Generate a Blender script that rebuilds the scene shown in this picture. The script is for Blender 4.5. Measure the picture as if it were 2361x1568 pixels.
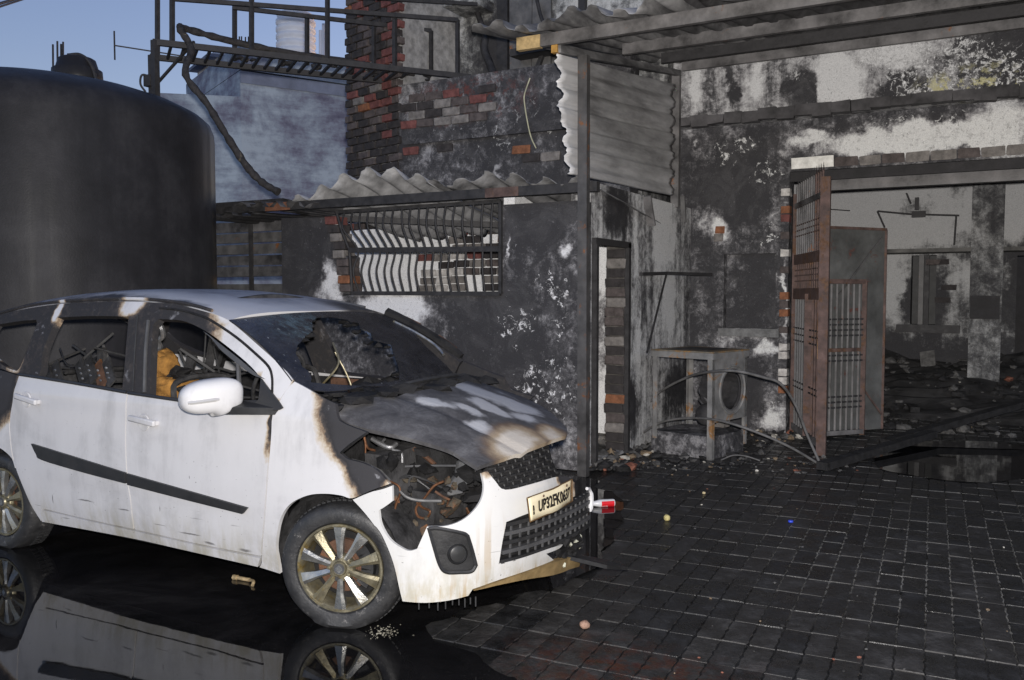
import bpy, bmesh, math, random
import numpy as np
from mathutils import Vector, Matrix
from mathutils.geometry import tessellate_polygon
R = random.Random(11)
rad = math.radians
sc = bpy.context.scene
for _o in list(bpy.data.objects): bpy.data.objects.remove(_o)
COL = sc.collection

# ---------------- camera ----------------
FU, CX, CY, CAMH = 2033.0, 1180.5, 784.0, 1.6      # focal length and centre in photo units (photo is 2361 wide)
PITCH, YAW = rad(3.0), rad(29.0)
cam = bpy.data.cameras.new('camera'); camo = bpy.data.objects.new('camera', cam); COL.objects.link(camo)
cam.sensor_width = 36.0; cam.sensor_fit = 'HORIZONTAL'; cam.lens = 36.0 * FU / 2361.0
cam.clip_start = 0.05; cam.clip_end = 900.0
camo.location = (0, 0, CAMH); camo.rotation_euler = (rad(90) - PITCH, 0, YAW)
sc.camera = camo

# ---------------- dusk sky ----------------
world = bpy.data.worlds.new('World'); sc.world = world; world.use_nodes = True
wn = world.node_tree.nodes; wl = world.node_tree.links; wn.clear()
sky = wn.new('ShaderNodeTexSky'); sky.sky_type = 'NISHITA'; sky.sun_disc = False
sky.sun_elevation = rad(6.0); sky.sun_rotation = rad(20.0); sky.air_density = 1.0; sky.dust_density = 1.0; sky.ozone_density = 1.0
bg = wn.new('ShaderNodeBackground'); bg.inputs['Strength'].default_value = 0.15
wb = wn.new('ShaderNodeMix'); wb.data_type = 'RGBA'; wb.blend_type = 'MULTIPLY'; wb.inputs[0].default_value = 1.0; wb.inputs[7].default_value = (1.30, 1.27, 1.80, 1)   # white balance set for the flash: dusk turns blue
wo = wn.new('ShaderNodeOutputWorld')
wl.new(sky.outputs[0], wb.inputs[6]); wl.new(wb.outputs[2], bg.inputs[0]); wl.new(bg.outputs[0], wo.inputs[0])

# the last glow of the sun, already weak
sun = bpy.data.lights.new('sun', 'SUN'); sun.energy = 0.02; sun.angle = rad(10); sun.color = (1, .9, .8)
suno = bpy.data.objects.new('sun', sun); COL.objects.link(suno); suno.rotation_euler = (rad(84), 0, rad(160))

# the photographer's flash gun in the hot shoe: the lamp whose light the photograph shows
fl = bpy.data.lights.new('flash', 'POINT'); fl.shadow_soft_size = 0.035; fl.color = (1.0, .955, .915); fl.energy = 900.0
flo = bpy.data.objects.new('flash', fl); COL.objects.link(flo)
flo.location = (0.02 * math.cos(YAW), 0.02 * math.sin(YAW) , CAMH + 0.09)
fl.use_nodes = True
_n = fl.node_tree.nodes; _em = _n.get('Emission'); _lf = _n.new('ShaderNodeLightFalloff')
_lf.inputs['Strength'].default_value = 1.0; _lf.inputs['Smooth'].default_value = 0.0
fl.node_tree.links.new(_lf.outputs['Linear'], _em.inputs['Strength'])
fl.energy = 285.0

sc.render.engine = 'CYCLES'
sc.cycles.use_denoising = True
sc.cycles.max_bounces = 8; sc.cycles.transparent_max_bounces = 12
sc.cycles.sample_clamp_indirect = 4.0
sc.view_settings.view_transform = 'Standard'; sc.view_settings.look = 'None'
sc.view_settings.exposure = 0.0; sc.view_settings.gamma = 1.0; sc.view_settings.use_curve_mapping = False

# ---------------- photo rays (design helper: where a ray of the photograph meets a real plane) ----------------
_fw = np.array([-math.sin(YAW) * math.cos(PITCH), math.cos(YAW) * math.cos(PITCH), -math.sin(PITCH)])
_rt = np.array([math.cos(YAW), math.sin(YAW), 0.0]); _up = np.cross(_rt, _fw)
def ray(u, v): return _fw + _rt * ((u - CX) / FU) - _up * ((v - CY) / FU)
def W(u, v, X=None, Y=None, Z=None, D=None):
    d = ray(u, v)
    t = X / d[0] if X is not None else Y / d[1] if Y is not None else D if D is not None else (Z - CAMH) / d[2]
    p = d * t
    return Vector((p[0], p[1], p[2] + CAMH))

# ---------------- node helpers ----------------
class NT:
    def __init__(s, name, coord='world'):
        s.m = bpy.data.materials.new(name); s.m.use_nodes = True
        s.t = s.m.node_tree; s.t.nodes.clear()
        s.out = s.t.nodes.new('ShaderNodeOutputMaterial'); s.b = s.t.nodes.new('ShaderNodeBsdfPrincipled')
        s.t.links.new(s.b.outputs[0], s.out.inputs[0])
        if coord == 'world': s.P = s.t.nodes.new('ShaderNodeNewGeometry').outputs['Position']
        else: s.P = s.t.nodes.new('ShaderNodeTexCoord').outputs['Object']
    def link(s, v, sock):
        if hasattr(v, 'is_output'): s.t.links.new(v, sock)
        elif isinstance(v, (tuple, list)) and sock.type == 'RGBA': sock.default_value = (*v[:3], 1)
        else: sock.default_value = v
    def math(s, op, a, b=0.0, c=0.0, clamp=False):
        n = s.t.nodes.new('ShaderNodeMath'); n.operation = op; n.use_clamp = clamp
        s.link(a, n.inputs[0]); s.link(b, n.inputs[1]); s.link(c, n.inputs[2]); return n.outputs[0]
    def scalev(s, k, v=None):
        n = s.t.nodes.new('ShaderNodeVectorMath'); n.operation = 'MULTIPLY'
        s.link(v if v is not None else s.P, n.inputs[0]); n.inputs[1].default_value = k; return n.outputs[0]
    def noise(s, scale, detail=4, rough=.55, v=None, dist=0.0, col=False):
        n = s.t.nodes.new('ShaderNodeTexNoise'); n.inputs['Scale'].default_value = scale
        n.inputs['Detail'].default_value = detail; n.inputs['Roughness'].default_value = rough; n.inputs['Distortion'].default_value = dist
        s.t.links.new(v if v is not None else s.P, n.inputs['Vector'])
        return n.outputs['Color'] if col else n.outputs[0]
    def vor(s, scale, v=None, feat='F1', out='Distance', rnd=1.0):
        n = s.t.nodes.new('ShaderNodeTexVoronoi'); n.feature = feat; n.inputs['Scale'].default_value = scale
        n.inputs['Randomness'].default_value = rnd
        s.t.links.new(v if v is not None else s.P, n.inputs['Vector']); return n.outputs[out]
    def ss(s, v, a, b, lo=0.0, hi=1.0):
        n = s.t.nodes.new('ShaderNodeMapRange'); n.interpolation_type = 'SMOOTHSTEP'
        s.link(v, n.inputs[0]); n.inputs[1].default_value = a; n.inputs[2].default_value = b
        n.inputs[3].default_value = lo; n.inputs[4].default_value = hi; return n.outputs[0]
    def ramp(s, v, stops):
        n = s.t.nodes.new('ShaderNodeValToRGB'); e = n.color_ramp.elements
        while len(e) < len(stops): e.new(.5)
        for i, (p, c) in enumerate(stops):
            e[i].position = p; e[i].color = (*(c if isinstance(c, (tuple, list)) else (c, c, c)), 1)
        s.link(v, n.inputs[0]); return n.outputs[0]
    def mix(s, f, a, b, mode='MIX'):
        n = s.t.nodes.new('ShaderNodeMix'); n.data_type = 'RGBA'; n.blend_type = mode
        s.link(f, n.inputs[0]); s.link(a, n.inputs[6]); s.link(b, n.inputs[7]); return n.outputs[2]
    def sep(s, v=None):
        n = s.t.nodes.new('ShaderNodeSeparateXYZ'); s.t.links.new(v if v is not None else s.P, n.inputs[0]); return n.outputs
    def warp(s, scale, amt, detail=3):
        n = s.t.nodes.new('ShaderNodeVectorMath'); n.operation = 'MULTIPLY_ADD'
        c = s.noise(scale, detail, .6, col=True)
        s.t.links.new(c, n.inputs[0]); n.inputs[1].default_value = (amt * 2,) * 3
        n2 = s.t.nodes.new('ShaderNodeVectorMath'); n2.operation = 'SUBTRACT'
        s.t.links.new(s.P, n2.inputs[0]); n2.inputs[1].default_value = (amt,) * 3
        s.t.links.new(n2.outputs[0], n.inputs[2]); return n.outputs[0]
    def blob(s, v, c, r0, r1, sc=(1, 1, 1)):
        """1 inside r0 of c, falling to 0 at r1 (an ellipsoid: distances divided by sc)"""
        a = s.t.nodes.new('ShaderNodeVectorMath'); a.operation = 'SUBTRACT'
        s.t.links.new(v, a.inputs[0]); a.inputs[1].default_value = c
        b = s.t.nodes.new('ShaderNodeVectorMath'); b.operation = 'DIVIDE'
        s.t.links.new(a.outputs[0], b.inputs[0]); b.inputs[1].default_value = sc
        d = s.t.nodes.new('ShaderNodeVectorMath'); d.operation = 'LENGTH'
        s.t.links.new(b.outputs[0], d.inputs[0])
        return s.ss(d.outputs['Value'], r0, r1, 1.0, 0.0)
    def blobs(s, v, lst):
        acc = None
        for bl in lst:
            o = s.blob(v, *bl)
            acc = o if acc is None else s.math('MAXIMUM', acc, o)
        return acc if acc is not None else 0.0
    def bump(s, h, strength=.3, dist=.02):
        n = s.t.nodes.new('ShaderNodeBump'); n.inputs['Strength'].default_value = strength; n.inputs['Distance'].default_value = dist
        s.link(h, n.inputs['Height']); s.t.links.new(n.outputs[0], s.b.inputs['Normal']); return n
    def set(s, col=None, rough=None, metal=None, spec=None, coat=None, alpha=None):
        for k, v in (('Base Color', col), ('Roughness', rough), ('Metallic', metal), ('Specular IOR Level', spec), ('Coat Weight', coat), ('Alpha', alpha)):
            if v is not None: s.link(v, s.b.inputs[k])
        return s

def simple(name, col, rough=.7, metal=0.0, var=.35, scale=9.0, bump=.25, coord='world', spec=.3, rust=0.0, rustcol=(.22, .09, .035), rustscale=5.0):
    n = NT(name, coord)
    if coord == 'world': col = tuple(min(.8, x * 1.55) for x in col); rustcol = tuple(x * 1.3 for x in rustcol)
    f = n.noise(scale, 6, .65)
    c = n.ramp(f, [(.3, tuple(x * (1 - var) for x in col)), (.55, col), (.78, tuple(min(1, x * (1 + var)) for x in col))])
    if rust > 0:
        g = n.ss(n.noise(rustscale, 6, .7, dist=.6), .62 - rust * .35, .70 - rust * .2)
        rc = n.ramp(n.noise(rustscale * 7, 3), [(.3, tuple(x * .5 for x in rustcol)), (.7, rustcol)])
        c = n.mix(g, c, rc)
    n.set(c, n.ss(f, .3, .7, max(.05, rough - .12), min(1, rough + .12)), metal, spec)
    if bump: n.bump(n.noise(scale * 4, 5, .7), bump, .01)
    return n.m

def wallmat(name, base=.0, clean=(), dirty=(), white=(.66, .65, .65), grey=(.20, .195, .20), soot=(.020, .0195, .021),
            big=.9, bigamp=1.0, streak=.35, fleck=.55, fleckscale=16, fleckzone=(), tint=None, tintzone=(), bump=.5):
    """fire-blackened plaster: paint, smoke film and thick soot where the fire reached, with flaked spots"""
    n = NT(name); up = lambda c, k: tuple(min(.83, x * k) for x in c)
    white, grey, soot = up(white, 1.12), up(grey, 1.25), up(soot, 2.1)
    wv = n.warp(2.6, .28, 6); wv2 = n.warp(6.0, .10, 6)
    big_n = n.noise(big, 8, .66, dist=.5)
    st = n.noise(1.0, 6, .66, v=n.scalev((6.5, 6.5, .6)))
    m = n.math('MULTIPLY_ADD', n.math('SUBTRACT', big_n, .5), 2.0 * bigamp, base)
    m = n.math('MULTIPLY_ADD', n.math('SUBTRACT', st, .5), streak * 2, m)
    if dirty: m = n.math('ADD', m, n.math('MULTIPLY', n.blobs(wv, dirty), .7))
    if clean: m = n.math('SUBTRACT', m, n.math('MULTIPLY', n.blobs(wv, clean), .75))
    fine = n.noise(26, 7, .8); mid = n.noise(7.5, 10, .74, dist=.4); grain = n.noise(95, 4, .7)
    m = n.math('MULTIPLY_ADD', n.math('SUBTRACT', fine, .5), .95, m); m = n.math('MULTIPLY_ADD', n.math('SUBTRACT', mid, .5), 1.55, m); m = n.math('MULTIPLY_ADD', n.math('SUBTRACT', m, .5), 1.22, .5)
    c = n.ramp(m, [(.04, white), (.30, tuple((a * 1.1 + b) / 2.1 for a, b in zip(grey, white))), (.50, grey), (.70, tuple((a + 2 * b) / 3 for a, b in zip(grey, soot))), (.92, soot)])
    c = n.mix(n.math('MULTIPLY', n.ss(n.noise(3.4, 9, .72, dist=.8), .46, .66), n.ss(m, .6, .95, 0, .55)), c, tuple((a + b) * .30 for a, b in zip(grey, soot)))
    # pale pits and dark specks over everything
    c = n.mix(n.math('MULTIPLY', n.ss(fine, .60, .70), n.ss(m, .5, .9, .15, .5)), c, tuple(min(.6, x * 1.5) for x in grey))
    c = n.mix(n.math('MULTIPLY', n.ss(n.noise(38, 5, .75), .60, .68), n.ss(m, .1, .5, .75, .1)), c, tuple(x * 1.6 for x in soot))
    # flakes where paint or plaster has spalled clean off
    fk = n.noise(fleckscale, 9, .72, v=wv2, dist=.6)
    if fleckzone:
        z = n.blobs(wv, fleckzone)
        thr = n.math('MULTIPLY_ADD', z, .17, n.math('SUBTRACT', fk, .12 + (1 - fleck) * .12))
        g = n.ss(thr, .55, .575)
        g = n.math('MULTIPLY', g, n.ss(z, .02, .25))
    else:
        g = n.ss(n.math('SUBTRACT', fk, (1 - fleck) * .3), .56, .60)
    c = n.mix(g, c, n.ramp(n.noise(40, 4, .7), [(.35, tuple(x * .5 for x in white)), (.62, tuple(min(.85, x * 1.25) for x in white))]))
    if tint is not None:
        tz = n.math('MULTIPLY', n.blobs(wv, tintzone) if tintzone else 1.0, n.ss(n.noise(9, 6, .75), .50, .58))
        c = n.mix(tz, c, tint)
    c = n.mix(.85, c, n.ramp(grain, [(.25, .62), (.5, 1.0), (.75, 1.25)]), 'MULTIPLY')
    n.set(c, n.ss(m, .2, .8, .85, .68), 0.0, .15)
    h = n.math('ADD', n.math('MULTIPLY', fine, .8), n.math('MULTIPLY', g, 1.2))
    h = n.math('ADD', n.math('ADD', h, n.math('MULTIPLY', grain, .5)), n.math('MULTIPLY', mid, 1.2))
    n.bump(h, bump, .018)
    return n.m

# ---------------- mesh helpers ----------------
class MB:
    def __init__(s): s.v = []; s.f = []; s.sm = []
    def add(s, vs, fs, smooth=False):
        o = len(s.v); s.v += [tuple(float(c) for c in p) for p in vs]; s.f += [tuple(o + i for i in f) for f in fs]; s.sm += [smooth] * len(fs); return s
    def box(s, a, b, jit=0.0):
        (x0, y0, z0), (x1, y1, z1) = a, b
        j = lambda: R.uniform(-jit, jit) if jit else 0.0
        vs = [(x + j(), y + j(), z + j()) for z in (z0, z1) for y in (y0, y1) for x in (x0, x1)]
        return s.add(vs, [(0, 2, 3, 1), (4, 5, 7, 6), (0, 1, 5, 4), (2, 6, 7, 3), (0, 4, 6, 2), (1, 3, 7, 5)])
    def obox(s, c, ax, ay, az):
        c, ax, ay, az = map(Vector, (c, ax, ay, az))
        vs = [c + ax * i + ay * j + az * k for k in (-1, 1) for j in (-1, 1) for i in (-1, 1)]
        return s.add(vs, [(0, 2, 3, 1), (4, 5, 7, 6), (0, 1, 5, 4), (2, 6, 7, 3), (0, 4, 6, 2), (1, 3, 7, 5)])
    def bar(s, p, q, w, h=None, up=(0, 0, 1)):
        p, q = Vector(p), Vector(q); h = h or w; d = q - p; L = d.length
        if L < 1e-6: return s
        d /= L; u = Vector(up)
        if abs(d.dot(u)) > .97: u = Vector((0, 1, 0))
        sd = d.cross(u).normalized(); u = sd.cross(d)
        return s.obox((p + q) / 2, d * (L / 2), sd * (w / 2), u * (h / 2))
    def tube(s, path, r, n=8, cap=True):
        P = [Vector(p) for p in path]; rr = r if isinstance(r, (list, tuple)) else [r] * len(P)
        vs, fs = [], []; prev = None
        for i, p in enumerate(P):
            t = (P[min(i + 1, len(P) - 1)] - P[max(i - 1, 0)]).normalized()
            if prev is None:
                a = Vector((0, 0, 1)) if abs(t.z) < .9 else Vector((1, 0, 0))
                prev = t.cross(a).normalized()
            prev = (prev - t * prev.dot(t)).normalized(); b = t.cross(prev)
            for k in range(n):
                an = 2 * math.pi * k / n; vs.append(p + (prev * math.cos(an) + b * math.sin(an)) * rr[i])
        for i in range(len(P) - 1):
            for k in range(n):
                a = i * n + k; b2 = i * n + (k + 1) % n; fs.append((a, b2, b2 + n, a + n))
        s.add(vs, fs, True)
        if cap: s.add([vs[k] for k in range(n)], [tuple(range(n - 1, -1, -1))]); s.add(vs[-n:], [tuple(range(n))])
        return s
    def lathe(s, prof, n=32, M=None, smooth=True, close=False):
        """prof: (r, h) pairs turned round the local z axis"""
        M = M or Matrix.Identity(4); vs, fs = [], []
        for (r, h) in prof:
            for k in range(n):
                a = 2 * math.pi * k / n; vs.append(M @ Vector((r * math.cos(a), r * math.sin(a), h)))
        m = len(prof)
        for i in range(m if close else m - 1):
            for k in range(n):
                a = i * n + k; b = i * n + (k + 1) % n; c = ((i + 1) % m) * n + (k + 1) % n; d = ((i + 1) % m) * n + k
                fs.append((a, b, c, d))
        return s.add(vs, fs, smooth)
    def prism(s, poly, ext):
        """poly: 3-D outline, pushed along ext"""
        P = [Vector(p) for p in poly]; e = Vector(ext); n = len(P)
        tr = tessellate_polygon([P])
        vs = P + [p + e for p in P]
        fs = [tuple(t) for t in tr] + [tuple(i + n for i in reversed(t)) for t in tr]
        fs += [(i, (i + 1) % n, (i + 1) % n + n, i + n) for i in range(n)]
        return s.add(vs, fs)
    def rock(s, c, r, k=.35, flat=.7):
        bm = bmesh.new(); bmesh.ops.create_icosphere(bm, subdivisions=1, radius=1.0)
        rx, ry, rz = r * R.uniform(.7, 1.2), r * R.uniform(.7, 1.2), r * flat * R.uniform(.7, 1.2); an = R.uniform(0, 6.3)
        ca, sa = math.cos(an), math.sin(an); vs = []
        for v in bm.verts:
            q = v.co * (1 + R.uniform(-k, k)); x, y, z = q.x * rx, q.y * ry, q.z * rz
            vs.append((c[0] + x * ca - y * sa, c[1] + x * sa + y * ca, c[2] + z))
        s.add(vs, [tuple(v.index for v in f.verts) for f in bm.faces]); bm.free(); return s
    def mesh(s, name, mat=None, fix=True):
        me = bpy.data.meshes.new(name); me.from_pydata(s.v, [], s.f)
        me.polygons.foreach_set('use_smooth', s.sm)
        if fix:
            bm = bmesh.new(); bm.from_mesh(me); bmesh.ops.recalc_face_normals(bm, faces=bm.faces); bm.to_mesh(me); bm.free()
        if mat: me.materials.append(mat)
        me.update(); return me
    def build(s, name, mat=None, parent=None, label=None, cat=None, group=None, kind=None, fix=True):
        return link(name, s.mesh(name, mat, fix), parent, label, cat, group, kind)

def link(name, me, parent=None, label=None, cat=None, group=None, kind=None):
    o = bpy.data.objects.new(name, me); COL.objects.link(o)
    if parent is not None: o.parent = parent
    return tag(o, label, cat, group, kind)
def tag(o, label=None, cat=None, group=None, kind=None):
    if label: o['label'] = label
    if cat: o['category'] = cat
    if group: o['group'] = group
    if kind: o['kind'] = kind
    return o
def thing(name, label, cat, loc=(0, 0, 0), group=None, rz=0.0):
    o = bpy.data.objects.new(name, None); COL.objects.link(o); o.location = loc; o.rotation_euler = (0, 0, rz)
    return tag(o, label, cat, group)
def bevelmod(o, w=.006, seg=2):
    b = o.modifiers.new('bevel', 'BEVEL'); b.width = w; b.segments = seg; b.limit_method = 'ANGLE'; b.angle_limit = rad(40); return o
def spline(pts, n=8, closed=False):
    P = [np.array(p, float) for p in pts]; out = []; N = len(P)
    rng = range(N) if closed else range(N - 1)
    for i in rng:
        a, b = P[i], P[(i + 1) % N]
        z = P[(i - 1) % N] if (closed or i > 0) else 2 * a - b
        w = P[(i + 2) % N] if (closed or i + 2 < N) else 2 * b - a
        for k in range(n):
            t = k / n
            out.append(.5 * ((2 * a) + (b - z) * t + (2 * z - 5 * a + 4 * b - w) * t * t + (3 * a - z - 3 * b + w) * t ** 3))
    if not closed: out.append(P[-1])
    return out

# ================= THE GROUND =================
def inpoly(x, y, P):
    c = False; j = len(P) - 1
    for i in range(len(P)):
        if (P[i][1] > y) != (P[j][1] > y) and x < (P[j][0] - P[i][0]) * (y - P[i][1]) / (P[j][1] - P[i][1]) + P[i][0]: c = not c
        j = i
    return c
n = NT('wet_soil')
g1 = n.noise(3.0, 7, .65); g2 = n.noise(40, 5, .7)
silt = n.math('MULTIPLY', n.blob(n.warp(.9, .5), (.05, 6.0, 0), .9, 1.9, (1, 1.1, 1)), n.ss(n.noise(5, 4), .3, .55))
c = n.ramp(g1, [(.3, .006), (.6, .011), (.8, .02)])
c = n.mix(silt, c, n.ramp(g2, [(.3, (.14, .135, .125)), (.7, (.32, .31, .28))]))
n.set(c, n.ss(g1, .35, .7, .18, .6), 0, .5); n.bump(n.math('ADD', g2, n.noise(9, 5)), .5, .02)
M_SOIL = n.m
gm = MB()
gm.add([(-160, -60, -.007), (160, -60, -.007), (160, 260, -.007), (-160, 260, -.007)], [(0, 1, 2, 3)])
ground = gm.build('ground', M_SOIL, kind='structure', fix=False)

n = NT('standing_water')
rip = n.noise(5.0, 2, .4, v=n.scalev((1, 1, 1)))
wf = n.noise(1.1, 8, .72, dist=.6); sp_ = n.math('MULTIPLY', n.ss(n.noise(48, 4, .65), .64, .69), n.ss(n.noise(1.7, 6, .7), .42, .6))
n.set(n.mix(n.math('MULTIPLY', sp_, .5), n.ramp(wf, [(.38, (.004, .004, .0042)), (.55, (.010, .0095, .010)), (.72, (.024, .023, .023))]), (.06, .058, .055)), .015, 0, .55); n.b.inputs['IOR'].default_value = 1.36
sc_ = n.math('MULTIPLY', n.ss(n.noise(2.2, 6, .7), .55, .75), .05)
n.link(n.math('ADD', sc_, .012), n.b.inputs['Roughness'])
n.bump(n.math('ADD', rip, n.math('MULTIPLY', n.noise(26, 4, .7), .10)), .035, .012)
M_WATER = n.m
pud = [W(u, v, Z=0) for u, v in [(1235, 1640), (1150, 1545), (1035, 1490), (985, 1450), (1075, 1408), (1210, 1372), (1350, 1325), (1400, 1262), (1425, 1215), (1440, 1170), (1410, 1135), (1362, 1122)]]
pud = [(p.x, p.y) for p in pud] + [(-3.6, 7.02), (-9.5, 7.02), (-12, 4), (-11, -2.5), (-.5, -2.5), (-.2, 1.2)]
pud = [(float(p[0]), float(p[1])) for p in spline(pud, 5, True)]
for i in range(len(pud)):
    a = 14.0 * i; pud[i] = (pud[i][0] + .025 * math.sin(a * 1.7), pud[i][1] + .025 * math.cos(a * 2.3))
def sheet(name, poly, z, mat, **k):
    P = [Vector((x, y, z)) for x, y in poly]
    m = MB(); m.add(P, [tuple(t) for t in tessellate_polygon([P])]); o = m.build(name, mat, fix=False, **k)
    for f in o.data.polygons:
        if f.normal.z < 0: f.flip()
    return o
sheet('puddle', pud, .004, M_WATER, kind='structure')
pud2 = [W(u, v, Z=0) for u, v in [(2020, 1075), (2110, 1098), (2230, 1112), (2330, 1108), (2420, 1085), (2420, 1040), (2300, 1020), (2150, 1018), (2040, 1030)]]
pud2 = [(float(p[0]), float(p[1])) for p in spline([(p.x, p.y) for p in pud2], 6, True)]
sheet('puddle', pud2, .004, M_WATER, kind='structure')

def paver_mat(name, col, rough):
    n = NT(name)
    f = n.noise(6, 7, .7); q = n.noise(60, 4, .7)
    moss = n.math('MULTIPLY', n.blob(n.warp(1.5, .4), (-1.25, 3.35, 0), .15, .75, (1.2, .7, 1)), n.ss(n.noise(9, 6, .7), .42, .62))
    c = n.ramp(f, [(.28, tuple(x * .35 for x in col)), (.52, col), (.78, tuple(x * 2.6 for x in col))])
    gr_ = n.noise(1.3, 8, .72, dist=.7); c = n.mix(n.ss(gr_, .44, .66, 0, .75), c, n.ramp(n.noise(30, 6, .75), [(.35, (.012, .012, .012)), (.6, (.040, .038, .036)), (.75, (.085, .08, .074))]))
    c = n.mix(n.math('MULTIPLY', n.ss(n.noise(48, 5, .7), .66, .70), n.ss(n.noise(2.4, 5), .5, .62)), c, (.16, .155, .145))
    c = n.mix(moss, c, n.ramp(n.noise(16, 5), [(.35, (.035, .010, .008)), (.55, (.060, .022, .012)), (.72, (.018, .022, .012))]))
    n.set(c, n.ss(n.math('ADD', f, n.math('MULTIPLY', q, .3)), .45, .85, rough, rough + .42), 0, .32)
    n.bump(n.math('ADD', n.math('MULTIPLY', q, .8), n.noise(14, 4)), .55, .008); return n.m
PAV = [paver_mat('paver_a', (.030, .0295, .029), .2), paver_mat('paver_b', (.040, .038, .036), .28), paver_mat('paver_c', (.021, .021, .0215), .16)]
PX, PY = .122, .275
def paver_mesh(seed, mat):
    r = random.Random(seed); w, l = PX / 2 - .0035, PY / 2 - .003; m = 9; A = .010
    out = []
    for i in range(m): t = i / (m - 1); out.append((w + A * (1 - abs(((t * 3) % 1) * 2 - 1)) - A * .5, -l + 2 * l * t))
    for i in range(m): t = 1 - i / (m - 1); out.append((-w + A * (1 - abs(((t * 3) % 1) * 2 - 1)) - A * .5, -l + 2 * l * t))
    k = len(out); vs = [(x, y, -.03) for x, y in out] + [(x, y, -.006) for x, y in out] + [(x * .965, y * .985, -.001 + r.uniform(-.001, .001)) for x, y in out]
    fs = []
    for lv in (0, 1):
        for i in range(k): j = (i + 1) % k; fs.append((lv * k + i, lv * k + j, (lv + 1) * k + j, (lv + 1) * k + i))
    P = [Vector(v) for v in vs[2 * k:]]
    fs += [tuple(2 * k + i for i in t) for t in tessellate_polygon([P])]
    b = MB(); b.add(vs, fs); return b.mesh('paver', mat)
pmesh = [paver_mesh(i, PAV[i % 3]) for i in range(6)]
slots = []
ca, sa = math.cos(rad(3.5)), math.sin(rad(3.5))
for i in range(-38, 46):
    for j in range(-7, 29):
        lx, ly = i * PX + .07, j * PY
        x, y = -.45 + lx * ca - ly * sa * 1.0, 5.25 + lx * sa + ly * ca
        if inpoly(x, y, pud) or y < 2.6 or y > 12.5 or (x < -3.0 and y > 6.9): continue
        d = -x * math.sin(YAW) + y * math.cos(YAW); rr = x * math.cos(YAW) + y * math.sin(YAW)
        if d < 2.3: continue
        u = CX + FU * rr / d
        if u < 600 or u > 3300: continue
        slots.append((d, x, y, u))
slots.sort()
near = [s for s in slots if s[0] > 3.6 and s[3] < 2400][:285]; nearset = set(near)
paving = thing('paving', 'dark wet block paving of the yard in front of the gutted building', 'paving', (-.45, 5.25, 0)); paving['kind'] = 'structure'; del paving['category']
for s in near:
    o = link('paver', R.choice(pmesh), paving); o.location = (s[1] + .45, s[2] - 5.25, R.uniform(-.0025, .002))
    o.rotation_euler = (R.uniform(-.005, .005), R.uniform(-.007, .007), rad(3.5) + R.uniform(-.012, .012) + (math.pi if R.random() < .5 else 0))
far = {}
for s in slots:
    if s in nearset: continue
    k = R.randrange(3); far.setdefault(k, MB())
    me = pmesh[k]; rot = Matrix.Rotation(rad(3.5) + R.uniform(-.01, .01), 4, 'Z'); off = Vector((s[1] + .45, s[2] - 5.25, R.uniform(-.004, .003)))
    far[k].add([rot @ v.co + off for v in me.vertices], [tuple(f.vertices) for f in me.polygons])
for k, b in far.items(): b.build('pavers', PAV[k], paving, kind='stuff', fix=False)

# ================= MATERIALS OF THE BUILDINGS =================
M_IRON = simple('sooty_iron', (.030, .029, .030), .62, .3, .4, 12, .3)
M_IRON_L = simple('grey_iron', (.085, .083, .083), .6, .3, .45, 7, .3, rust=.06)
M_RUST = simple('rusty_iron', (.078, .052, .046), .75, .1, .6, 9, .4, rust=.3, rustcol=(.115, .062, .036))
M_ORANGE = simple('scorched_orange_iron', (.34, .19, .05), .7, .1, .4, 9, .3)
M_ZINC = NT('burnt_zinc_sheet')
_n = M_ZINC; _w = _n.warp(1.2, .3); _f = _n.noise(1.7, 6, .6, v=_n.scalev((1.0, .7, 1.6))); _s = _n.noise(1.0, 5, .65, v=_n.scalev((2.2, 2.2, 14)))
_m = _n.math('MULTIPLY_ADD', _s, .5, _n.math('MULTIPLY', _f, .75))
_n.set(_n.ramp(_m, [(.45, (.055, .053, .055)), (.6, (.15, .148, .15)), (.72, (.30, .295, .295)), (.85, (.43, .42, .42))]), .62, .35, .4); _n.bump(_n.noise(30, 5, .7), .3, .01)
M_ZINC = _n.m
M_ZINC_D = simple('sooty_zinc_sheet', (.075, .073, .075), .65, .2, .95, 3.2, .35)
M_ZINC_W = simple('pale_zinc_sheet', (.25, .248, .25), .6, .2, .55, 5.0, .4)
M_ZINC_W2 = simple('dull_zinc_sheet', (.16, .158, .16), .6, .2, .85, 4.0, .4)
M_BRICK = [simple('brick_' + s, c, .85, 0, .5, 14, .6, spec=.2) for s, c in (('black', (.030, .027, .027)), ('dark', (.062, .052, .05)), ('red', (.105, .042, .038)), ('orange', (.15, .065, .035)), ('grey', (.125, .115, .108)), ('white', (.34, .325, .31)))]
_bm = MB(); _bm.box((-.5, -.5, -.5), (.5, .5, .5))
def brick_mesh(i, seed):
    b = bmesh.new(); bmesh.ops.create_cube(b, size=1.0); r = random.Random(seed)
    bmesh.ops.bevel(b, geom=b.edges[:], offset=.06, segments=1, affect='EDGES')
    for v in b.verts: v.co += Vector((r.uniform(-.035, .035), r.uniform(-.03, .03), r.uniform(-.05, .05)))
    me = bpy.data.meshes.new('brick'); b.to_mesh(me); b.free(); me.materials.append(M_BRICK[i]); return me
BM = [[brick_mesh(i, i * 10 + k) for k in range(2)] for i in range(6)]
def brick(parent, p, s, col, rz=0.0, name='brick'):
    o = link(name, R.choice(BM[col]), parent); o.location = p; o.scale = s; o.rotation_euler = (R.uniform(-.02, .02), R.uniform(-.02, .02), rz + R.uniform(-.02, .02)); return o
def pick(wts):
    t = R.uniform(0, sum(wts))
    for i, w_ in enumerate(wts):
        t -= w_
        if t <= 0: return i
    return 0

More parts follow.
